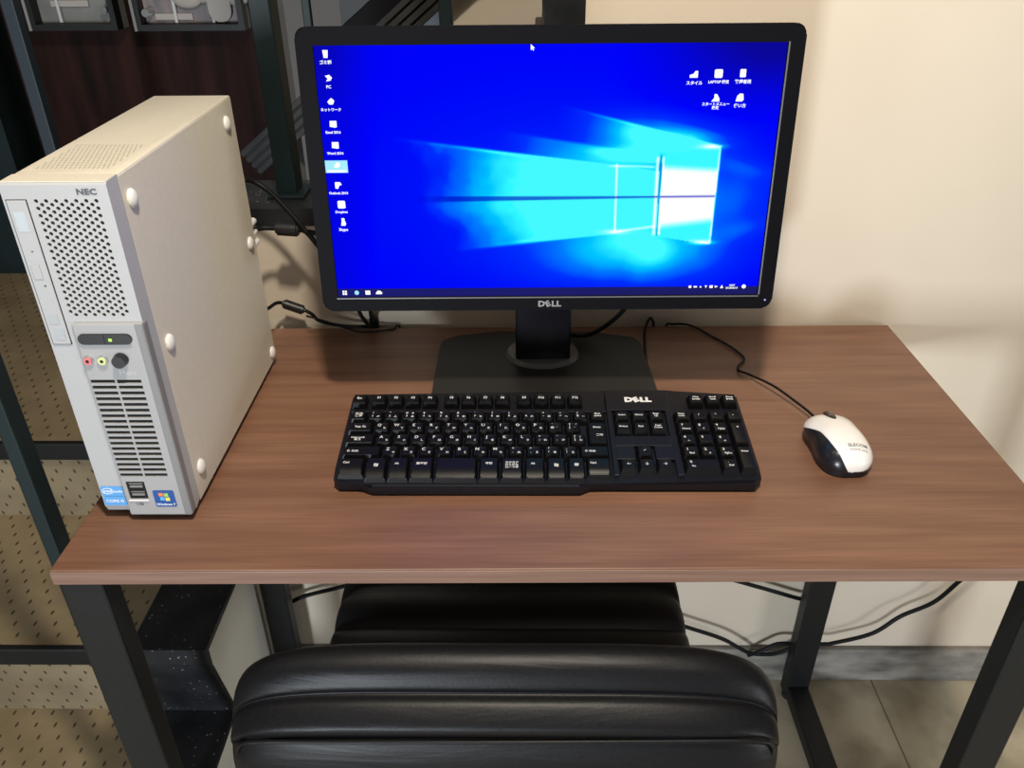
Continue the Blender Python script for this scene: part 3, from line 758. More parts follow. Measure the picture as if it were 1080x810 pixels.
# video cable drooping from the back of the monitor and round the neck
bm = bmesh.new()
tube(bm, [(.120, -.045, .168), (.115, .000, .10), (.107, .03, .062), (.088, .045, .034), (.066, .045, .021), (.045, .043, .021), (.024, .050, .022), (.010, .075, .018), (.006, .098, .010), (.005, .112, -.010), (.005, .114, -.08), (.005, .113, -.25)], .0032, n=10)
finish(bm, 'cable', M_cable, mon, 60)

# ================================================================== PC
PW, PH, PD = .088, .344, .331
pc = empty('desktop_computer', (.0191, .0755, T), math.radians(.2), 'cream slim desktop computer standing upright on the left of the desk', 'computer')
FT = .008                       # feet lift
BZ = .022                       # bezel depth
bm = bx(0, PW, BZ, PD, FT, PH + FT, bev=.0015)
case_ = finish(bm, 'case', M_pcc, pc, 40)
cb = bmesh.new()
for r_ in range(11):
    for c_ in range(16):
        xx = .012 + c_ * .0040 + (.002 if r_ % 2 else 0); 
        yy = .042 + r_ * .0072
        box(cb, (xx, yy, PH + FT), (.0011, .0055, .006))
boolean_cut(case_, cb)
finish(bx(PW - .0008, PW + .0002, BZ - .0002, PD - .001, FT + .001, PH + FT - .0022), 'side_panel', M_pcc, pc)
# front bezel: rounded bottom edge, slightly bowed face
bm = bmesh.new()
pts = [(BZ, FT + .004), (BZ, PH + FT), (.002, PH + FT), (0, PH + FT - .002), (0, FT + .010), (.003, FT + .003), (.010, FT)]
L_ = [bm.verts.new((0, y, z)) for y, z in pts]; R_ = [bm.verts.new((PW, y, z)) for y, z in pts]
bm.faces.new(L_); bm.faces.new(R_[::-1])
for i in range(len(pts)):
    j = (i + 1) % len(pts); bm.faces.new((L_[i], R_[i], R_[j], L_[j]))
bmesh.ops.recalc_face_normals(bm, faces=bm.faces)
bezel = finish(bm, 'front_bezel', M_pcw, pc)
cb = bmesh.new(); nx_ = 8
for r_ in range(34):
    for c_ in range(7):
        xx = .0270 + c_ * .00825 + (.0041 if r_ % 2 else 0)
        if xx > .0805: continue
        cyl(cb, (xx, -.002, .3365 - r_ * .00312), (xx, .012, .3365 - r_ * .00312), .00175, n=10)
boolean_cut(bezel, cb)
dk = finish(bx(.024, .0825, .0016, .0022, .2285, .340), 'vent_backing', M_dark, bezel)
# top half of bezel is cream like the case on its upper side: handled by its own thin cap
finish(bx(.0006, PW - .0006, .0012, BZ, PH + FT - .0004, PH + FT + .0006, bev=.0003), 'bezel_cap', M_pcc, bezel)
# optical drive
dr = finish(bx(.0030, .0190, -.0014, .003, .2050, .3375, bev=.0006), 'optical_drive', M_pcw, pc)
bm = bmesh.new()
for z0_, z1_ in ((.3375, .3380), (.2045, .2050)): bx(.0024, .0196, -.0006, .0005, z0_, z1_, bm=bm)
for x0_, x1_ in ((.0024, .0030), (.0190, .0196)): bx(x0_, x1_, -.0006, .0005, .2045, .3380, bm=bm)
finish(bm, 'drive_gap', M_dark, dr)
bm = bx(.0060, .0135, -.0020, -.0014, .268, .282, bev=.0004); finish(bm, 'eject_button', M_pcw, dr)
finish(bx(.0060, .0155, -.0017, -.0013, .311, .328), 'drive_mark', mat('pale_grey_print', (.42, .47, .50), .5), dr)
bm = bmesh.new(); box(bm, (.0110, -.0016, .2300), (.008, .0005, .009)); box(bm, (.0120, -.0016, .2150), (.009, .0005, .011))
finish(bm, 'drive_mark', mat('grey_print', (.36, .38, .40), .5), dr)
bm = bmesh.new(); cyl(bm, (.0130, -.0018, .262), (.0130, -.001, .262), .0008, n=8); cyl(bm, (.0115, -.0018, .2935), (.0115, -.001, .2935), .0006, n=8)
finish(bm, 'pin_hole', M_dark, dr)
# silver lower panel
bm = bx(.0250, .0885, -.0035, .004, FT + .001, .2265, bev=.0018)
sil = finish(bm, 'lower_panel', M_silver, pc)
cb = bmesh.new()
for r_ in range(18):
    zz = .1672 - r_ * .0063
    for xa, xb in ((.0272, .0498), (.0516, .0742)): box(cb, ((xa + xb) / 2, -.002, zz), (xb - xa, .014, .0038))
box(cb, (.0395, -.002, .0410), (.0185, .008, .0215))
boolean_cut(sil, cb)
finish(bx(.026, .078, -.0018, -.0012, .052, .172), 'slot_backing', M_dark, sil)
finish(bx(.0800, .0890, -.0037, .008, FT + .0015, .2262, bev=.0018), 'side_trim', M_silver_dk, sil)
# power strip
bm = bmesh.new(); a_, b__, fs = prism(bm, rrect(.0285, .0765, .2065, .2165, .0048, 6), 0, .0022)
bmesh.ops.transform(bm, matrix=Matrix(((1, 0, 0, 0), (0, 0, -1, -.0033), (0, 1, 0, 0), (0, 0, 0, 1))), verts=bm.verts)
ps = finish(bm, 'power_strip', M_black, sil)
finish(bx(.0563, .0590, -.0060, -.0054, .2100, .2125), 'power_light', mat('green_led', (.2, .4, .05), .4, emit=((.45, 1, .10), 1.0)), ps)
finish(bx(.0520, .0524, -.0058, -.0052, .2070, .2160), 'button_gap', M_dark, ps)
def jack(x, z, col, nm):
    bm = bmesh.new(); cyl(bm, (x, -.0055, z), (x, -.002, z), .0048, .0052, 24); j = finish(bm, 'audio_jack', M_chrome, sil, 40); tag(j, nm)
    bm = bmesh.new(); cyl(bm, (x, -.0062, z), (x, -.005, z), .0038, n=20); finish(bm, 'jack_ring', col, j, 40)
    bm = bmesh.new(); cyl(bm, (x, -.0064, z), (x, -.006, z), .0016, n=12); finish(bm, 'jack_hole', M_dark, j)
jack(.0315, .1897, mat('pink_ring', (.60, .16, .18), .4), 'pink ringed audio jack')
jack(.0445, .1897, mat('lime_ring', (.55, .62, .28), .4), 'lime green ringed audio jack')
bm = bmesh.new(); cyl(bm, (.0615, -.0105, .1907), (.0615, -.002, .1907), .0060, .0068, 28); kn = finish(bm, 'round_cover', M_black, sil, 35)
bm = bmesh.new(); text_bm(bm, 'Mate', .0078, Matrix.Translation((.064, -.0037, .1765)) @ Matrix.Rotation(PI / 2, 4, 'X'))
finish(bm, 'lettering', mat('pale_lettering', (.50, .50, .50), .4), sil)
bm = bmesh.new(); text_bm(bm, 'NEC', .0068, Matrix.Translation((.0705, -.0004, .3440)) @ Matrix.Rotation(PI / 2, 4, 'X'), bold=.00022, sx=1.25)
finish(bm, 'lettering', mat('dark_lettering', (.05, .05, .055), .4), bezel)
# usb ports
usb = finish(bx(.0305, .0485, -.0030, -.0012, .0305, .0512, bev=.0004), 'usb_socket', M_dark, sil)
bm = bmesh.new()
for zz in (.0462, .0362): box(bm, (.0400, -.0036, zz), (.0125, .0015, .0022)); box(bm, (.0400, -.0034, zz + .003), (.0135, .001, .0008))
finish(bm, 'usb_tongue', M_silver_dk, usb)
bm = bmesh.new(); box(bm, (.0385, -.0040, .0285), (.020, .0012, .0016), .0004); finish(bm, 'socket_lip', mat('bright_silver', (.72, .72, .73), .3), usb)
bm = bmesh.new(); text_bm(bm, 'USB', .0042, Matrix.Translation((.0385, -.0037, .0235)) @ Matrix.Rotation(PI / 2, 4, 'X')); finish(bm, 'lettering', M_dark, usb)
# stickers
def sticker(x0, x1, z0, z1, y, col, nm):
    bm = bmesh.new(); prism(bm, rrect(x0, x1, z0, z1, .0018, 4), 0, .0004)
    bmesh.ops.transform(bm, matrix=Matrix(((1, 0, 0, 0), (0, 0, -1, y), (0, 1, 0, 0), (0, 0, 0, 1))), verts=bm.verts)
    return tag(finish(bm, 'sticker', col, pc), nm)
RX = Matrix.Rotation(PI / 2, 4, 'X')
M_sblue = mat('sticker_blue', (.015, .08, .30), .35); M_lblue = mat('sticker_light_blue', (.10, .34, .72), .35); M_wht = mat('sticker_white', (.8, .84, .88), .4)
s1 = sticker(.0545, .0755, .0205, .0410, -.0036, M_sblue, 'dark blue sticker with four colour flag')
bm = bmesh.new(); text_bm(bm, 'Windows 7', .0040, Matrix.Translation((.065, -.00425, .0236)) @ RX, bold=.00008); finish(bm, 'lettering', M_wht, s1)
for (ax, az, cc) in ((-1, 1, (.75, .22, .06)), (1, 1, (.30, .55, .10)), (-1, -1, (.12, .38, .80)), (1, -1, (.85, .62, .10))):
    bm = bmesh.new()
    p = [(-.0022, -.0022), (.0022, -.0019), (.0022, .0024), (-.0022, .0020)]
    bm.faces.new([bm.verts.new((.065 + ax * .0026 + a - az * .0004, -.0042, .0327 + az * .0026 + b_z + (.0006 if ax < 0 else 0))) for a, b_z in p])
    finish(bm, 'flag_pane', mat('flag_colour', cc, .4), s1)
s2 = sticker(.0012, .0236, .0315, .0435, -.0002, M_lblue, 'light blue processor sticker')
bm = bmesh.new(); text_bm(bm, 'intel', .0052, Matrix.Translation((.0078, -.0008, .0378)) @ RX, bold=.0001); text_bm(bm, 'inside', .0042, Matrix.Translation((.0178, -.0008, .0374)) @ RX, bold=.0001)
finish(bm, 'lettering', M_wht, s2)
bm = bmesh.new(); tube(bm, [(.0078 + .0055 * math.cos(a), -.0008, .0378 + .0035 * math.sin(a)) for a in np.linspace(.3, 5.8, 14)], .0003, n=5, k=2); finish(bm, 'oval_mark', M_wht, s2)
s3 = sticker(.0012, .0236, .0195, .0310, -.0002, M_lblue, 'lower light blue processor sticker')
bm = bmesh.new(); text_bm(bm, 'CORE i5', .0050, Matrix.Translation((.0124, -.0008, .0252)) @ RX, bold=.0001); finish(bm, 'lettering', M_wht, s3)
# rubber feet on the big side + feet below
for y_, z_ in ((.036, .3270), (.3018, .3270), (.3080, .1802), (.0387, .1856), (.0388, .0391), (.317, .022)):
    bm = bmesh.new(); bmesh.ops.create_uvsphere(bm, u_segments=24, v_segments=12, radius=1)
    for v_ in bm.verts: v_.co = Vector((PW + .0006 + max(v_.co.x, -.1) * .0045, y_ + v_.co.y * .0082, z_ + v_.co.z * .0086))
    finish(bm, 'side_foot', M_foot, pc, 60)
for x_, y_ in ((.02, .05), (.07, .05), (.02, .29), (.07, .29)):
    bm = bmesh.new(); cyl(bm, (x_, y_, 0), (x_, y_, FT + .002), .009, .010, 20); finish(bm, 'foot', M_rubber, pc, 40)
bm = bmesh.new()
for x_, z_, e_ in ((.078, .189, .034), (.0765, .1745, .042), (.078, .162, .034)): cyl(bm, (x_, PD, z_), (x_, PD + e_, z_), .0045, n=14)
finish(bm, 'rear_plug', M_foot, pc, 40)

# ================================================================== KEYBOARD
KX, KY, KW, KD = .2415, .1205, .455, .1475
TILT = math.radians(7.6)
kb = empty('keyboard', (KX, KY, T), 0, 'black full size keyboard with Japanese legends lying on the desk', 'keyboard')
KM = Matrix.Translation((0, 0, .0025)) @ Matrix.Rotation(TILT, 4, 'X')
def klocal(o): o.matrix_local = KM; return o
bm = bmesh.new()
ko = [(.006, .0), (.030, .0), (.042, -.0065), (.262, -.0065), (.274, .0), (KW - .007, .0), (KW, .007), (KW, .020), (KW + .001, KD - .005), (KW - .004, KD),
      (.385, KD), (.372, KD + .008), (.300, KD + .008), (.290, KD), (.004, KD), (-.001, KD - .005), (0, .020), (0, .006)]
a_, b__, fs = prism(bm, ko, .001, .0145)
bmesh.ops.bevel(bm, geom=list(fs[1].edges), offset=.003, segments=3, affect='EDGES')
body = klocal(finish(bm, 'body', M_deck, kb, 40))
# raised plateau between key groups (wells are the lower deck)
def ring_poly(x0, x1, y0, y1): pass
bm = bmesh.new()
def plate(x0, x1, y0, y1, z=.0185): box(bm, ((x0 + x1) / 2, (y0 + y1) / 2, (z + .014) / 2 + .0), (x1 - x0, y1 - y0, z - .014 + .002), .0008)
plate(.3035, .3660, .0495, .0660); plate(.3035, .3235, .0285, .0500); plate(.3460, .3660, .0285, .0500)
plate(.2985, .3720, .1100, .1440); plate(.2985, .3040, .0045, .1102); plate(.3655, .3728, .0045, .1102)
plate(.0025, .2990, .1090, .1125, .0165)
klocal(finish(bm, 'deck_plateau', M_deck, kb))
def key_mesh(w, d, h=.0085, stepped=False, front=False):
    bm = bmesh.new()
    nx, ny = 6, 6; tw, td = w - .0052, d - (.0050 if not front else .0030); off = .0006 if not front else .0002
    base = [(-w / 2, -d / 2), (w / 2, -d / 2), (w / 2, d / 2), (-w / 2, d / 2)]
    # top grid with a shallow dish (space row bulges instead)
    gv_ = []
    for j in range(ny + 1):
        row_ = []
        for i in range(nx + 1):
            a, b2 = i / nx * 2 - 1, j / ny * 2 - 1
            z = h - .0010 * (1 - a * a) * (1 - b2 ** 4) * (1 if w < .03 else .3)
            if front: z = h + .0005 - .0034 * max(0, -b2) ** 2.2
            row_.append(bm.verts.new((a * tw / 2, off + b2 * td / 2, z)))
        gv_.append(row_)
    for j in range(ny):
        for i in range(nx): bm.faces.new((gv_[j][i], gv_[j][i + 1], gv_[j + 1][i + 1], gv_[j + 1][i]))
    rim = gv_[0][:] + [gv_[j][nx] for j in range(1, ny + 1)] + gv_[ny][-2::-1] + [gv_[j][0] for j in range(ny - 1, 0, -1)]
    lowr = []
    for vtx in rim:
        x = vtx.co.x / (tw / 2) * w / 2; y = (vtx.co.y - off) / (td / 2) * d / 2
        lowr.append(bm.verts.new((x, y, 0)))
    n = len(rim)
    for i in range(n): bm.faces.new((lowr[i], lowr[(i + 1) % n], rim[(i + 1) % n], rim[i]))
    bm.faces.new(lowr[::-1])
    bmesh.ops.recalc_face_normals(bm, faces=bm.faces)
    es = [e for e in bm.edges if len(e.link_faces) == 2 and e.calc_face_angle(0) > .6 and max(v.co.z for v in e.verts) > .002]
    bmesh.ops.bevel(bm, geom=es, offset=.0006, segments=2, affect='EDGES')
    return bm
mcache = {}
U1 = .01948
def key(x, y, wu=1.0, du=1.0, name='key', legs=(), h=.0085, front=False, label=None, zoff=.0145, slope=0.0):
    """x,y = left / front edge in key units metres; legs = [(text, dx, dy, size)]"""
    w_, d_ = wu * U1 - .0011, du * U1 - .0011
    kk = (round(w_, 4), round(d_, 4), h, front)
    cx, cy = x + wu * U1 / 2, y + du * U1 / 2
    if kk not in mcache:
        o = finish(key_mesh(w_, d_, h, front=front), name, M_key, kb, 35); mcache[kk] = o.data
    else:
        o = bpy.data.objects.new(name, mcache[kk]); lk(o, kb)
    o.matrix_local = KM @ Matrix.Translation((cx, cy, zoff)) @ Matrix.Rotation(slope, 4, 'X')
    if label: o['label'] = label
    if legs:
        bm = bmesh.new()
        for s, dx, dy, sz in legs:
            if s == '@flag':
                for ax, ay in ((-.0012, .0012), (.0012, .0012), (-.0012, -.0012), (.0012, -.0012)):
                    bm.faces.new([bm.verts.new((dx + ax + a, dy + ay + b2 + (.0004 if ax < 0 else 0), h + .0008)) for a, b2 in rect(-.0010, .0010, -.0010, .0010)])
            elif s == '@menu':
                for ay in (-.0014, 0, .0014): bm.faces.new([bm.verts.new((dx + a, dy + ay + b2, h + .0008)) for a, b2 in rect(-.0022, .0022, -.0005, .0005)])
            else:
                text_bm(bm, s, sz, Matrix.Translation((dx, dy, h + (.0008 if front else .00025))), bold=.00010)
        finish(bm, 'legend', M_legend, o)
    return o
X0 = .0046; Rz = [.0078, .0276, .0472, .0672, .0870, .1165]
def main(s, kana=None, sh=None, kana2=None):
    l = []
    if sh is None: l.append((s, -.0032, .0028, .0058))
    else: l += [(sh, -.0034, .0042, .0040), (s, -.0034, -.0012, .0040)]
    if kana: l.append((kana, .0032, -.0022, .0036))
    if kana2: l.append((kana2, .0032, .0036, .0032))
    return l
# function row
key(.0012, Rz[5], name='function_key', legs=[('Esc', 0, .001, .0046)], slope=.10, h=.0095)
fx = X0 + 1.95 * U1
for i in range(12):
    gx = .0242 + i * .0198 + (i // 4) * .0056
    key(gx, Rz[5], name='function_key', legs=[('F%d' % (i + 1), 0, .0015, .0046)], slope=.10, h=.0095)
# number row
num = [('半角/\n全角', None, None)]
key(X0, Rz[4], legs=[('半/全\n漢字', 0, .0008, .0040)])
for i, (s, sh, ka) in enumerate([('1', '!', 'ぬ'), ('2', '"', 'ふ'), ('3', '#', 'あ'), ('4', '$', 'う'), ('5', '%', 'え'), ('6', '&', 'お'), ('7', "'", 'や'), ('8', '(', 'ゆ'), ('9', ')', 'よ'), ('0', '', 'わ'), ('-', '=', 'ほ'), ('^', '~', 'へ'), ('¥', '|', 'ー')]):
    key(X0 + (1 + i) * U1, Rz[4], legs=main(s, ka, sh, 'ぁ' if i in (2,) else None))
key(X0 + 14 * U1, Rz[4], legs=[('Back\nspace', 0, .001, .0036)])
# Q row
key(X0, Rz[3], 1.5, legs=[('Tab ⇆', 0, 0, .0046)])
for i, (s, ka) in enumerate(zip('QWERTYUIOP', 'たていすかんなにらせ')): key(X0 + (1.5 + i) * U1, Rz[3], legs=main(s, ka))
key(X0 + 11.5 * U1, Rz[3], legs=main('@', '゛', '`')); key(X0 + 12.5 * U1, Rz[3], legs=main('[', '゜', '{', '「'))
# A row
key(X0, Rz[2], 1.75, legs=[('Caps Lock\n英数', -.0025, .0005, .0036)])
for i, (s, ka) in enumerate(zip('ASDFGHJKL', 'ちとしはきくまのり')): key(X0 + (1.75 + i) * U1, Rz[2], legs=main(s, ka))
key(X0 + 10.75 * U1, Rz[2], legs=main(';', 'れ', '+')); key(X0 + 11.75 * U1, Rz[2], legs=main(':', 'け', '*')); key(X0 + 12.75 * U1, Rz[2], 1.0, legs=main(']', 'む', '}', '」'))
key(X0 + 13.78 * U1, Rz[2], 1.22, 2.0, name='enter_key', legs=[('Enter', 0, .0095, .0040), ('実行', .002, -.0035, .0038)])
# Z row
key(X0, Rz[1], 2.25, legs=[('⇧ Shift', -.010, 0, .0042)])
for i, (s, ka) in enumerate(zip('ZXCVBNM', 'つさそひこみも')): key(X0 + (2.25 + i) * U1, Rz[1], legs=main(s, ka))
for i, (s, sh, ka) in enumerate([(',', '<', 'ね'), ('.', '>', 'る'), ('/', '?', 'め'), ('\\', '_', 'ろ')]): key(X0 + (9.25 + i) * U1, Rz[1], legs=main(s, ka, sh))
key(X0 + 13.25 * U1, Rz[1], 1.75, legs=[('⇧ Shift', -.005, 0, .0040)])
# space row
row0 = [(1.48, [('Ctrl', -.006, .004, .0042)], 0), (1.25, [('@flag', 0, .002, 0)], 1), (1.2, [('Alt', -.002, .0045, .0036)], 1), (1.35, [('無変換', 0, .0045, .0040)], 1),
        (2.4, None, 1), (1.2, [('変換', 0, .0045, .0040)], 1), (1.3, [('カタカナ\nひらがな\nローマ字', 0, .0025, .0036)], 1), (1.2, [('Alt', -.002, .0045, .0036)], 1),
        (1.15, [('@flag', 0, .002, 0)], 1), (1.05, [('@menu', 0, .003, 0)], 1), (1.40, [('Ctrl', -.006, .0035, .0042)], 0)]
xx = X0
for wu, lg_, fr in row0:
    nm = 'space_bar' if lg_ is None else 'key'
    o = key(xx, Rz[0] - (.0108 if fr else .0055), wu, 1.55 if fr else 1.28, name=nm, legs=lg_ or (), h=.0092 if fr else .0086, front=True)
    xx += wu * U1
# navigation block
NX0 = .3050
for r_, labs in ((4, ('Insert', 'Home', 'Page\nUp')), (3, ('Delete', 'End', 'Page\nDown'))):
    for i, s in enumerate(labs): key(NX0 + i * U1, Rz[r_], legs=[(s, 0, .0008, .0036)])
key(NX0 + U1, Rz[1], name='arrow_key', legs=[('↑', 0, 0, .0056)])
for i, s in enumerate('←↓→'): key(NX0 + i * U1, Rz[0], name='arrow_key', legs=[(s, 0, 0, .0056)])
# numeric pad
NP = .3738
for i, s in enumerate(('Print\nScreen', 'Scroll\nLock', 'Pause\nBreak')): key(NP + (1 + i) * U1 * 1.0 + .0005, Rz[5], name='function_key', legs=[(s, 0, .001, .0034)], slope=.10, h=.0095)
for i, s in enumerate(('Num\nLock', '/', '*', '-')): key(NP + i * U1, Rz[4], name='numpad_key', legs=[(s, -.001, .001, .0036 if i == 0 else .0052)])
for r_, row_ in ((3, ('7', '8', '9')), (2, ('4', '5', '6')), (1, ('1', '2', '3'))):
    for i, s in enumerate(row_):
        sub = {'7': 'Home', '8': '↑', '9': 'PgUp', '4': '←', '6': '→', '1': 'End', '2': '↓', '3': 'PgDn'}.get(s)
        key(NP + i * U1, Rz[r_], name='numpad_key', legs=[(s, -.003, .003, .0052)] + ([(sub, .001, -.003, .0036)] if sub else []))
key(NP + 3 * U1, Rz[2], 1, 2, name='numpad_key', legs=[('+', 0, .010, .0056)])
key(NP + 3 * U1, Rz[0], 1, 2, name='numpad_key', legs=[('Enter', 0, .010, .0036)])
key(NP, Rz[0], 2, 1, name='numpad_key', legs=[('0', -.012, .003, .0052), ('Ins', -.010, -.003, .0034)])
key(NP + 2 * U1, Rz[0], 1, 1, name='numpad_key', legs=[('.', -.002, .0035, .0052), ('Del', .001, -.002, .0036)])
bm = bmesh.new(); tilted_logo(bm, .3370, .1285, .0108, .01955, bold=.0008)
klocal(finish(bm, 'logo', mat('logo_white', (.72, .72, .74), .4), kb))
bm = bmesh.new()
for yy, x_ in ((.012, .03), (.012, .42)): box(bm, (x_, yy, .0015), (.03, .010, .003))
for x_ in (.03, .42): box(bm, (x_, .132, .0115), (.018, .008, .023), .002)
finish(bm, 'foot', M_rubber, kb)
bm = bmesh.new()
tube(bm, [(.345, .150, .022), (.352, .170, .014), (.3655, .215, .0035), (.370, .29, .003), (.378, .365, .003), (.3830, .384, .006), (.388, .392, .012), (.3925, .394, .009), (.396, .3945, -.01), (.398, .3945, -.10), (.39, .394, -.40)], .0019, n=8)
finish(bm, 'cable', M_cable, kb, 60)

# ================================================================== MOUSE
mouse = empty('computer_mouse', (.7985, .1955, T), math.radians(2), 'white and black wired mouse to the right of the keyboard', 'mouse')
LM = .100
def mw(t):    # half width, t 0 rear .. 1 front
    return .0318 * (1 - abs(2 * t - 1) ** 3.8) ** .40 * (1 - .06 * math.exp(-((t - .52) / .16) ** 2)) * (1.0 - .04 * t)
def mh(t): return .0352 * (math.sin(PI * min(1, (t * .78 + .13))) ** .45) * (1 - .22 * max(0, t - .45)) * (1 - (max(0, abs(2 * t - 1))) ** 11) ** .5
def mouse_shell(a0, a1, off, name, m, t0=.004, t1=.996, z0=.0, nu=48, nv=36, cut=None):
    bm = bmesh.new(); rows = []
    for i in range(nu + 1):
        t = t0 + (t1 - t0) * (.5 - .5 * math.cos(PI * i / nu)); r_ = []
        for j in range(nv + 1):
            lo, hi = (a0(t), a1(t)) if callable(a0) else (a0, a1)
            a = lo + (hi - lo) * j / nv
            ca, sa = math.cos(a), math.sin(a)
            x = math.copysign(abs(ca) ** .80, ca) * (mw(t) + off); z = abs(sa) ** .78 * (mh(t) + off)
            # waist under the side
            x *= 1 - .10 * math.exp(-((z - .004) / .006) ** 2)
            r_.append(bm.verts.new((x, (t - .5) * LM, z + .0015)))
        rows.append(r_)
    for a, b in zip(rows, rows[1:]):
        for j in range(nv): bm.faces.new((a[j], a[j + 1], b[j + 1], b[j]))
    return bm, rows
bm, rows = mouse_shell(0, PI, 0, '', None)
bm.faces.new([r_[0] for r_ in rows] + [r_[-1] for r_ in rows[::-1]]) if False else None
for a, b in zip(rows, rows[1:]): bm.faces.new((a[0], b[0], b[-1], a[-1]))
bm.faces.new(rows[0]); bm.faces.new(rows[-1][::-1])
bmesh.ops.remove_doubles(bm, verts=bm.verts, dist=.00001)
finish(bm, 'body', mat('mouse_black', (.010, .011, .014), .28), mouse, 50)
def lo_(t): return math.radians(13 + 9 * math.exp(-((t - .5) / .25) ** 2))
def hi_(t): return math.radians(np.interp(t, [0, .12, .3, .5, .7, .85, 1], [118, 118, 124, 134, 150, 164, 168]))
bm, rows = mouse_shell(lo_, hi_, .0009, '', None, .002, .994, nu=90)
bmesh.ops.delete(bm, geom=[v_ for v_ in bm.verts if v_.co.y < -.25 * LM and v_.co.z < .0075], context='VERTS')
sh_ = finish(bm, 'top_shell', mat('mouse_white', (.80, .78, .76), .25, coat=.4), mouse, 60)
md = sh_.modifiers.new('s', 'SOLIDIFY'); md.thickness = .0016; md.offset = -1
# wheel with dark surround
wy = .026; wz = mh(.5 + wy / LM) + .0008
bm = bmesh.new(); bmesh.ops.create_uvsphere(bm, u_segments=20, v_segments=10, radius=1)
for v_ in bm.verts: v_.co = Vector((v_.co.x * .0052, (.030 + v_.co.y * .0150), mh(.5 + .030 / LM) + .0019 + v_.co.z * .0028 - v_.co.y * .0045))
finish(bm, 'wheel_surround', M_black, mouse, 60)
bm = bmesh.new(); cyl(bm, (-.0036, .028, wz - .0062), (.0036, .028, wz - .0062), .0110, n=36)
bmesh.ops.bevel(bm, geom=[e for e in bm.edges if len(e.link_faces) == 2 and e.calc_face_angle(0) > 1], offset=.001, segments=2, affect='EDGES')
finish(bm, 'scroll_wheel', mat('wheel_brown', (.12, .085, .07), .4), mouse, 40)
zt_ = mh(.16) + .0028
sl = math.atan2(mh(.22) - mh(.10), .12 * LM)
bm = bmesh.new()
text_bm(bm, 'ELECOM', .0052, Matrix.Translation((.0075, -.0335, 0)), bold=.00012, sx=1.1)
text_bm(bm, 'M-K5UR series', .0030, Matrix.Translation((.0075, -.0385, 0)), sx=1.05)
for v_ in bm.verts:         # lay the print on the curved shell
    t_ = v_.co.y / LM + .5; ca_ = min(.98, (abs(v_.co.x) / (mw(t_) + .0009)) ** 1.25)
    v_.co.z = (1 - ca_ * ca_) ** .39 * (mh(t_) + .0009) + .0015 + .0005
finish(bm, 'lettering', mat('grey_lettering', (.22, .22, .23), .5), mouse)
bm = bmesh.new()
mi = Matrix.Translation(mouse.location) @ Matrix.Rotation(math.radians(2), 4, 'Z'); mi = mi.inverted()
wp = [(.793, .242, T + .010), (.790, .262, T + .009), (.780, .285, T + .010), (.760, .322, T + .012), (.738, .362, T + .006), (.731, .375, T + .003), (.733, .389, T + .003), (.745, .408, T + .003), (.735, .440, T + .003), (.713, .475, T + .003), (.695, .500, T + .004), (.680, .506, T + .006), (.664, .508, T + .005), (.655, .5165, T - .004), (.655, .5165, T - .06), (.655, .516, T - .35)]
tube(bm, [mi @ Vector(p) for p in wp], .0016, n=8)
finish(bm, 'cable', M_cable, mouse, 60)

# ================================================================== CABLES BEHIND
def cable(name, label, pts, r, ferrite=None, cat='cable'):
    t = empty(name, (pts[0][0], pts[0][1], T + pts[0][2]), 0, label, cat)
    o = Vector(t.location)
    bm = bmesh.new(); tube(bm, [Vector((x, y, z + T)) - o for x, y, z in pts], r, n=10)
    finish(bm, 'wire', M_cable, t, 60)
    if ferrite:
        a, b, rr_ = ferrite; a = Vector((a[0], a[1], a[2] + T)) - o; b = Vector((b[0], b[1], b[2] + T)) - o
        bm = bmesh.new(); cyl(bm, a, b, rr_, n=20)
        bmesh.ops.bevel(bm, geom=[e for e in bm.edges if len(e.link_faces) == 2 and e.calc_face_angle(0) > 1], offset=.0025, segments=3, affect='EDGES')
        finish(bm, 'ferrite_core', M_black, t, 40)
    return t
cable('video_cable', 'black cable with thick ferrite core running level from computer to monitor',
      [(.088, .428, .1765), (.100, .45, .1755), (.119, .455, .174), (.150, .453, .1725), (.166, .447, .171), (.20, .42, .18), (.25, .385, .21), (.32, .345, .25)], .0034,
      ((.1195, .455, .174), (.1500, .453, .1725), .0095))
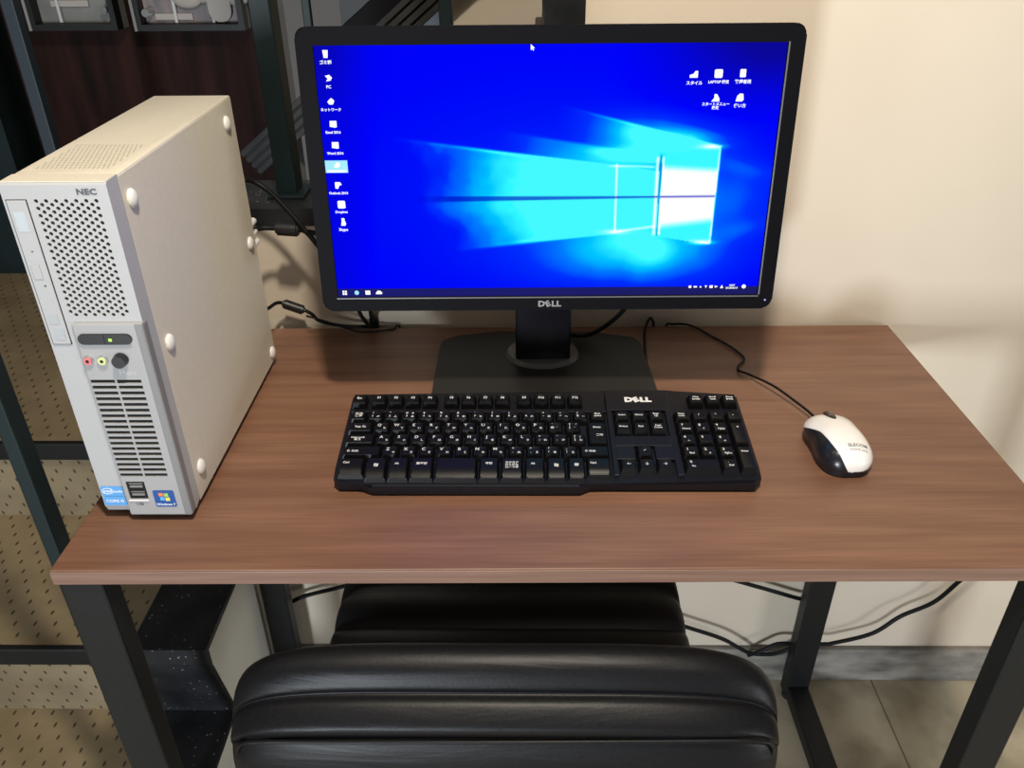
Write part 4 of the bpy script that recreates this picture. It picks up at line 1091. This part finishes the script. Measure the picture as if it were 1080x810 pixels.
cable('power_cable', 'thick black cable arching down from behind the computer to the monitor',
      [(.080, .41, .245), (.0958, .45, .2395), (.115, .455, .226), (.1308, .455, .2084), (.149, .452, .186), (.165, .447, .166), (.19, .43, .15), (.25, .39, .17), (.33, .345, .22)], .0034)
cable('adapter_cable', 'black cable with ferrite core sloping down to the rear edge of the desk',
      [(.078, .41, .058), (.09, .46, .056), (.0988, .49, .0495), (.1348, .492, .0340), (.150, .494, .018), (.1869, .498, .0075), (.2141, .503, .0045), (.225, .518, -.002), (.23, .516, -.08), (.235, .514, -.4)], .0026,
      ((.1000, .490, .0490), (.1300, .492, .0360), .0070))
cable('thin_cable', 'thin black cable trailing over the rear edge of the desk left of the stand',
      [(.136, .475, .036), (.160, .472, .030), (.190, .476, .016), (.214, .485, .005), (.2512, .500, .0018), (.257, .511, .0016), (.2615, .5165, -.012), (.262, .5165, -.1), (.262, .5162, -.3)], .0014)
cable('hanging_cable', 'black cable hanging straight down behind the lower left of the monitor',
      [(.215, .37, .19), (.212, .46, .06), (.220, .496, .008), (.227, .5165, -.012), (.228, .514, -.30)], .0028)
cable('hanging_cable', 'black cable dropping beside another from the monitor to the desk rear',
      [(.240, .37, .19), (.2285, .47, .05), (.2215, .505, .010), (.2205, .5175, -.008), (.220, .5155, -.33)], .0028)
cable('floor_cable', 'black cable looping along the wall below the right of the desk',
      [(.60, .49, -.52), (.68, .49, -.575), (.7349, .49, -.601), (.8079, .49, -.6329), (.8500, .49, -.662), (.875, .495, -.680), (.92, .497, -.681), (.952, .497, -.655), (.9660, .497, -.60), (.9706, .497, -.552), (.93, .499, -.538), (.86, .499, -.512), (.7851, .499, -.4878), (.62, .499, -.455), (.42, .499, -.445), (.25, .499, -.468), (.1234, .499, -.5129), (.03, .499, -.548), (.0, .5, -.60), (-.005, .5, -.70)], .0038)
cable('floor_cable', 'black cable rising to the right edge under the desk from the loop',
      [(.868, .498, -.688), (.885, .490, -.668), (.915, .490, -.648), (.95, .490, -.648), (1.0, .490, -.648), (1.0189, .49, -.6445), (1.0832, .49, -.6192), (1.1246, .49, -.5751), (1.1749, .49, -.5394), (1.2075, .49, -.4864), (1.25, .49, -.42), (1.35, .495, -.36)], .0038)
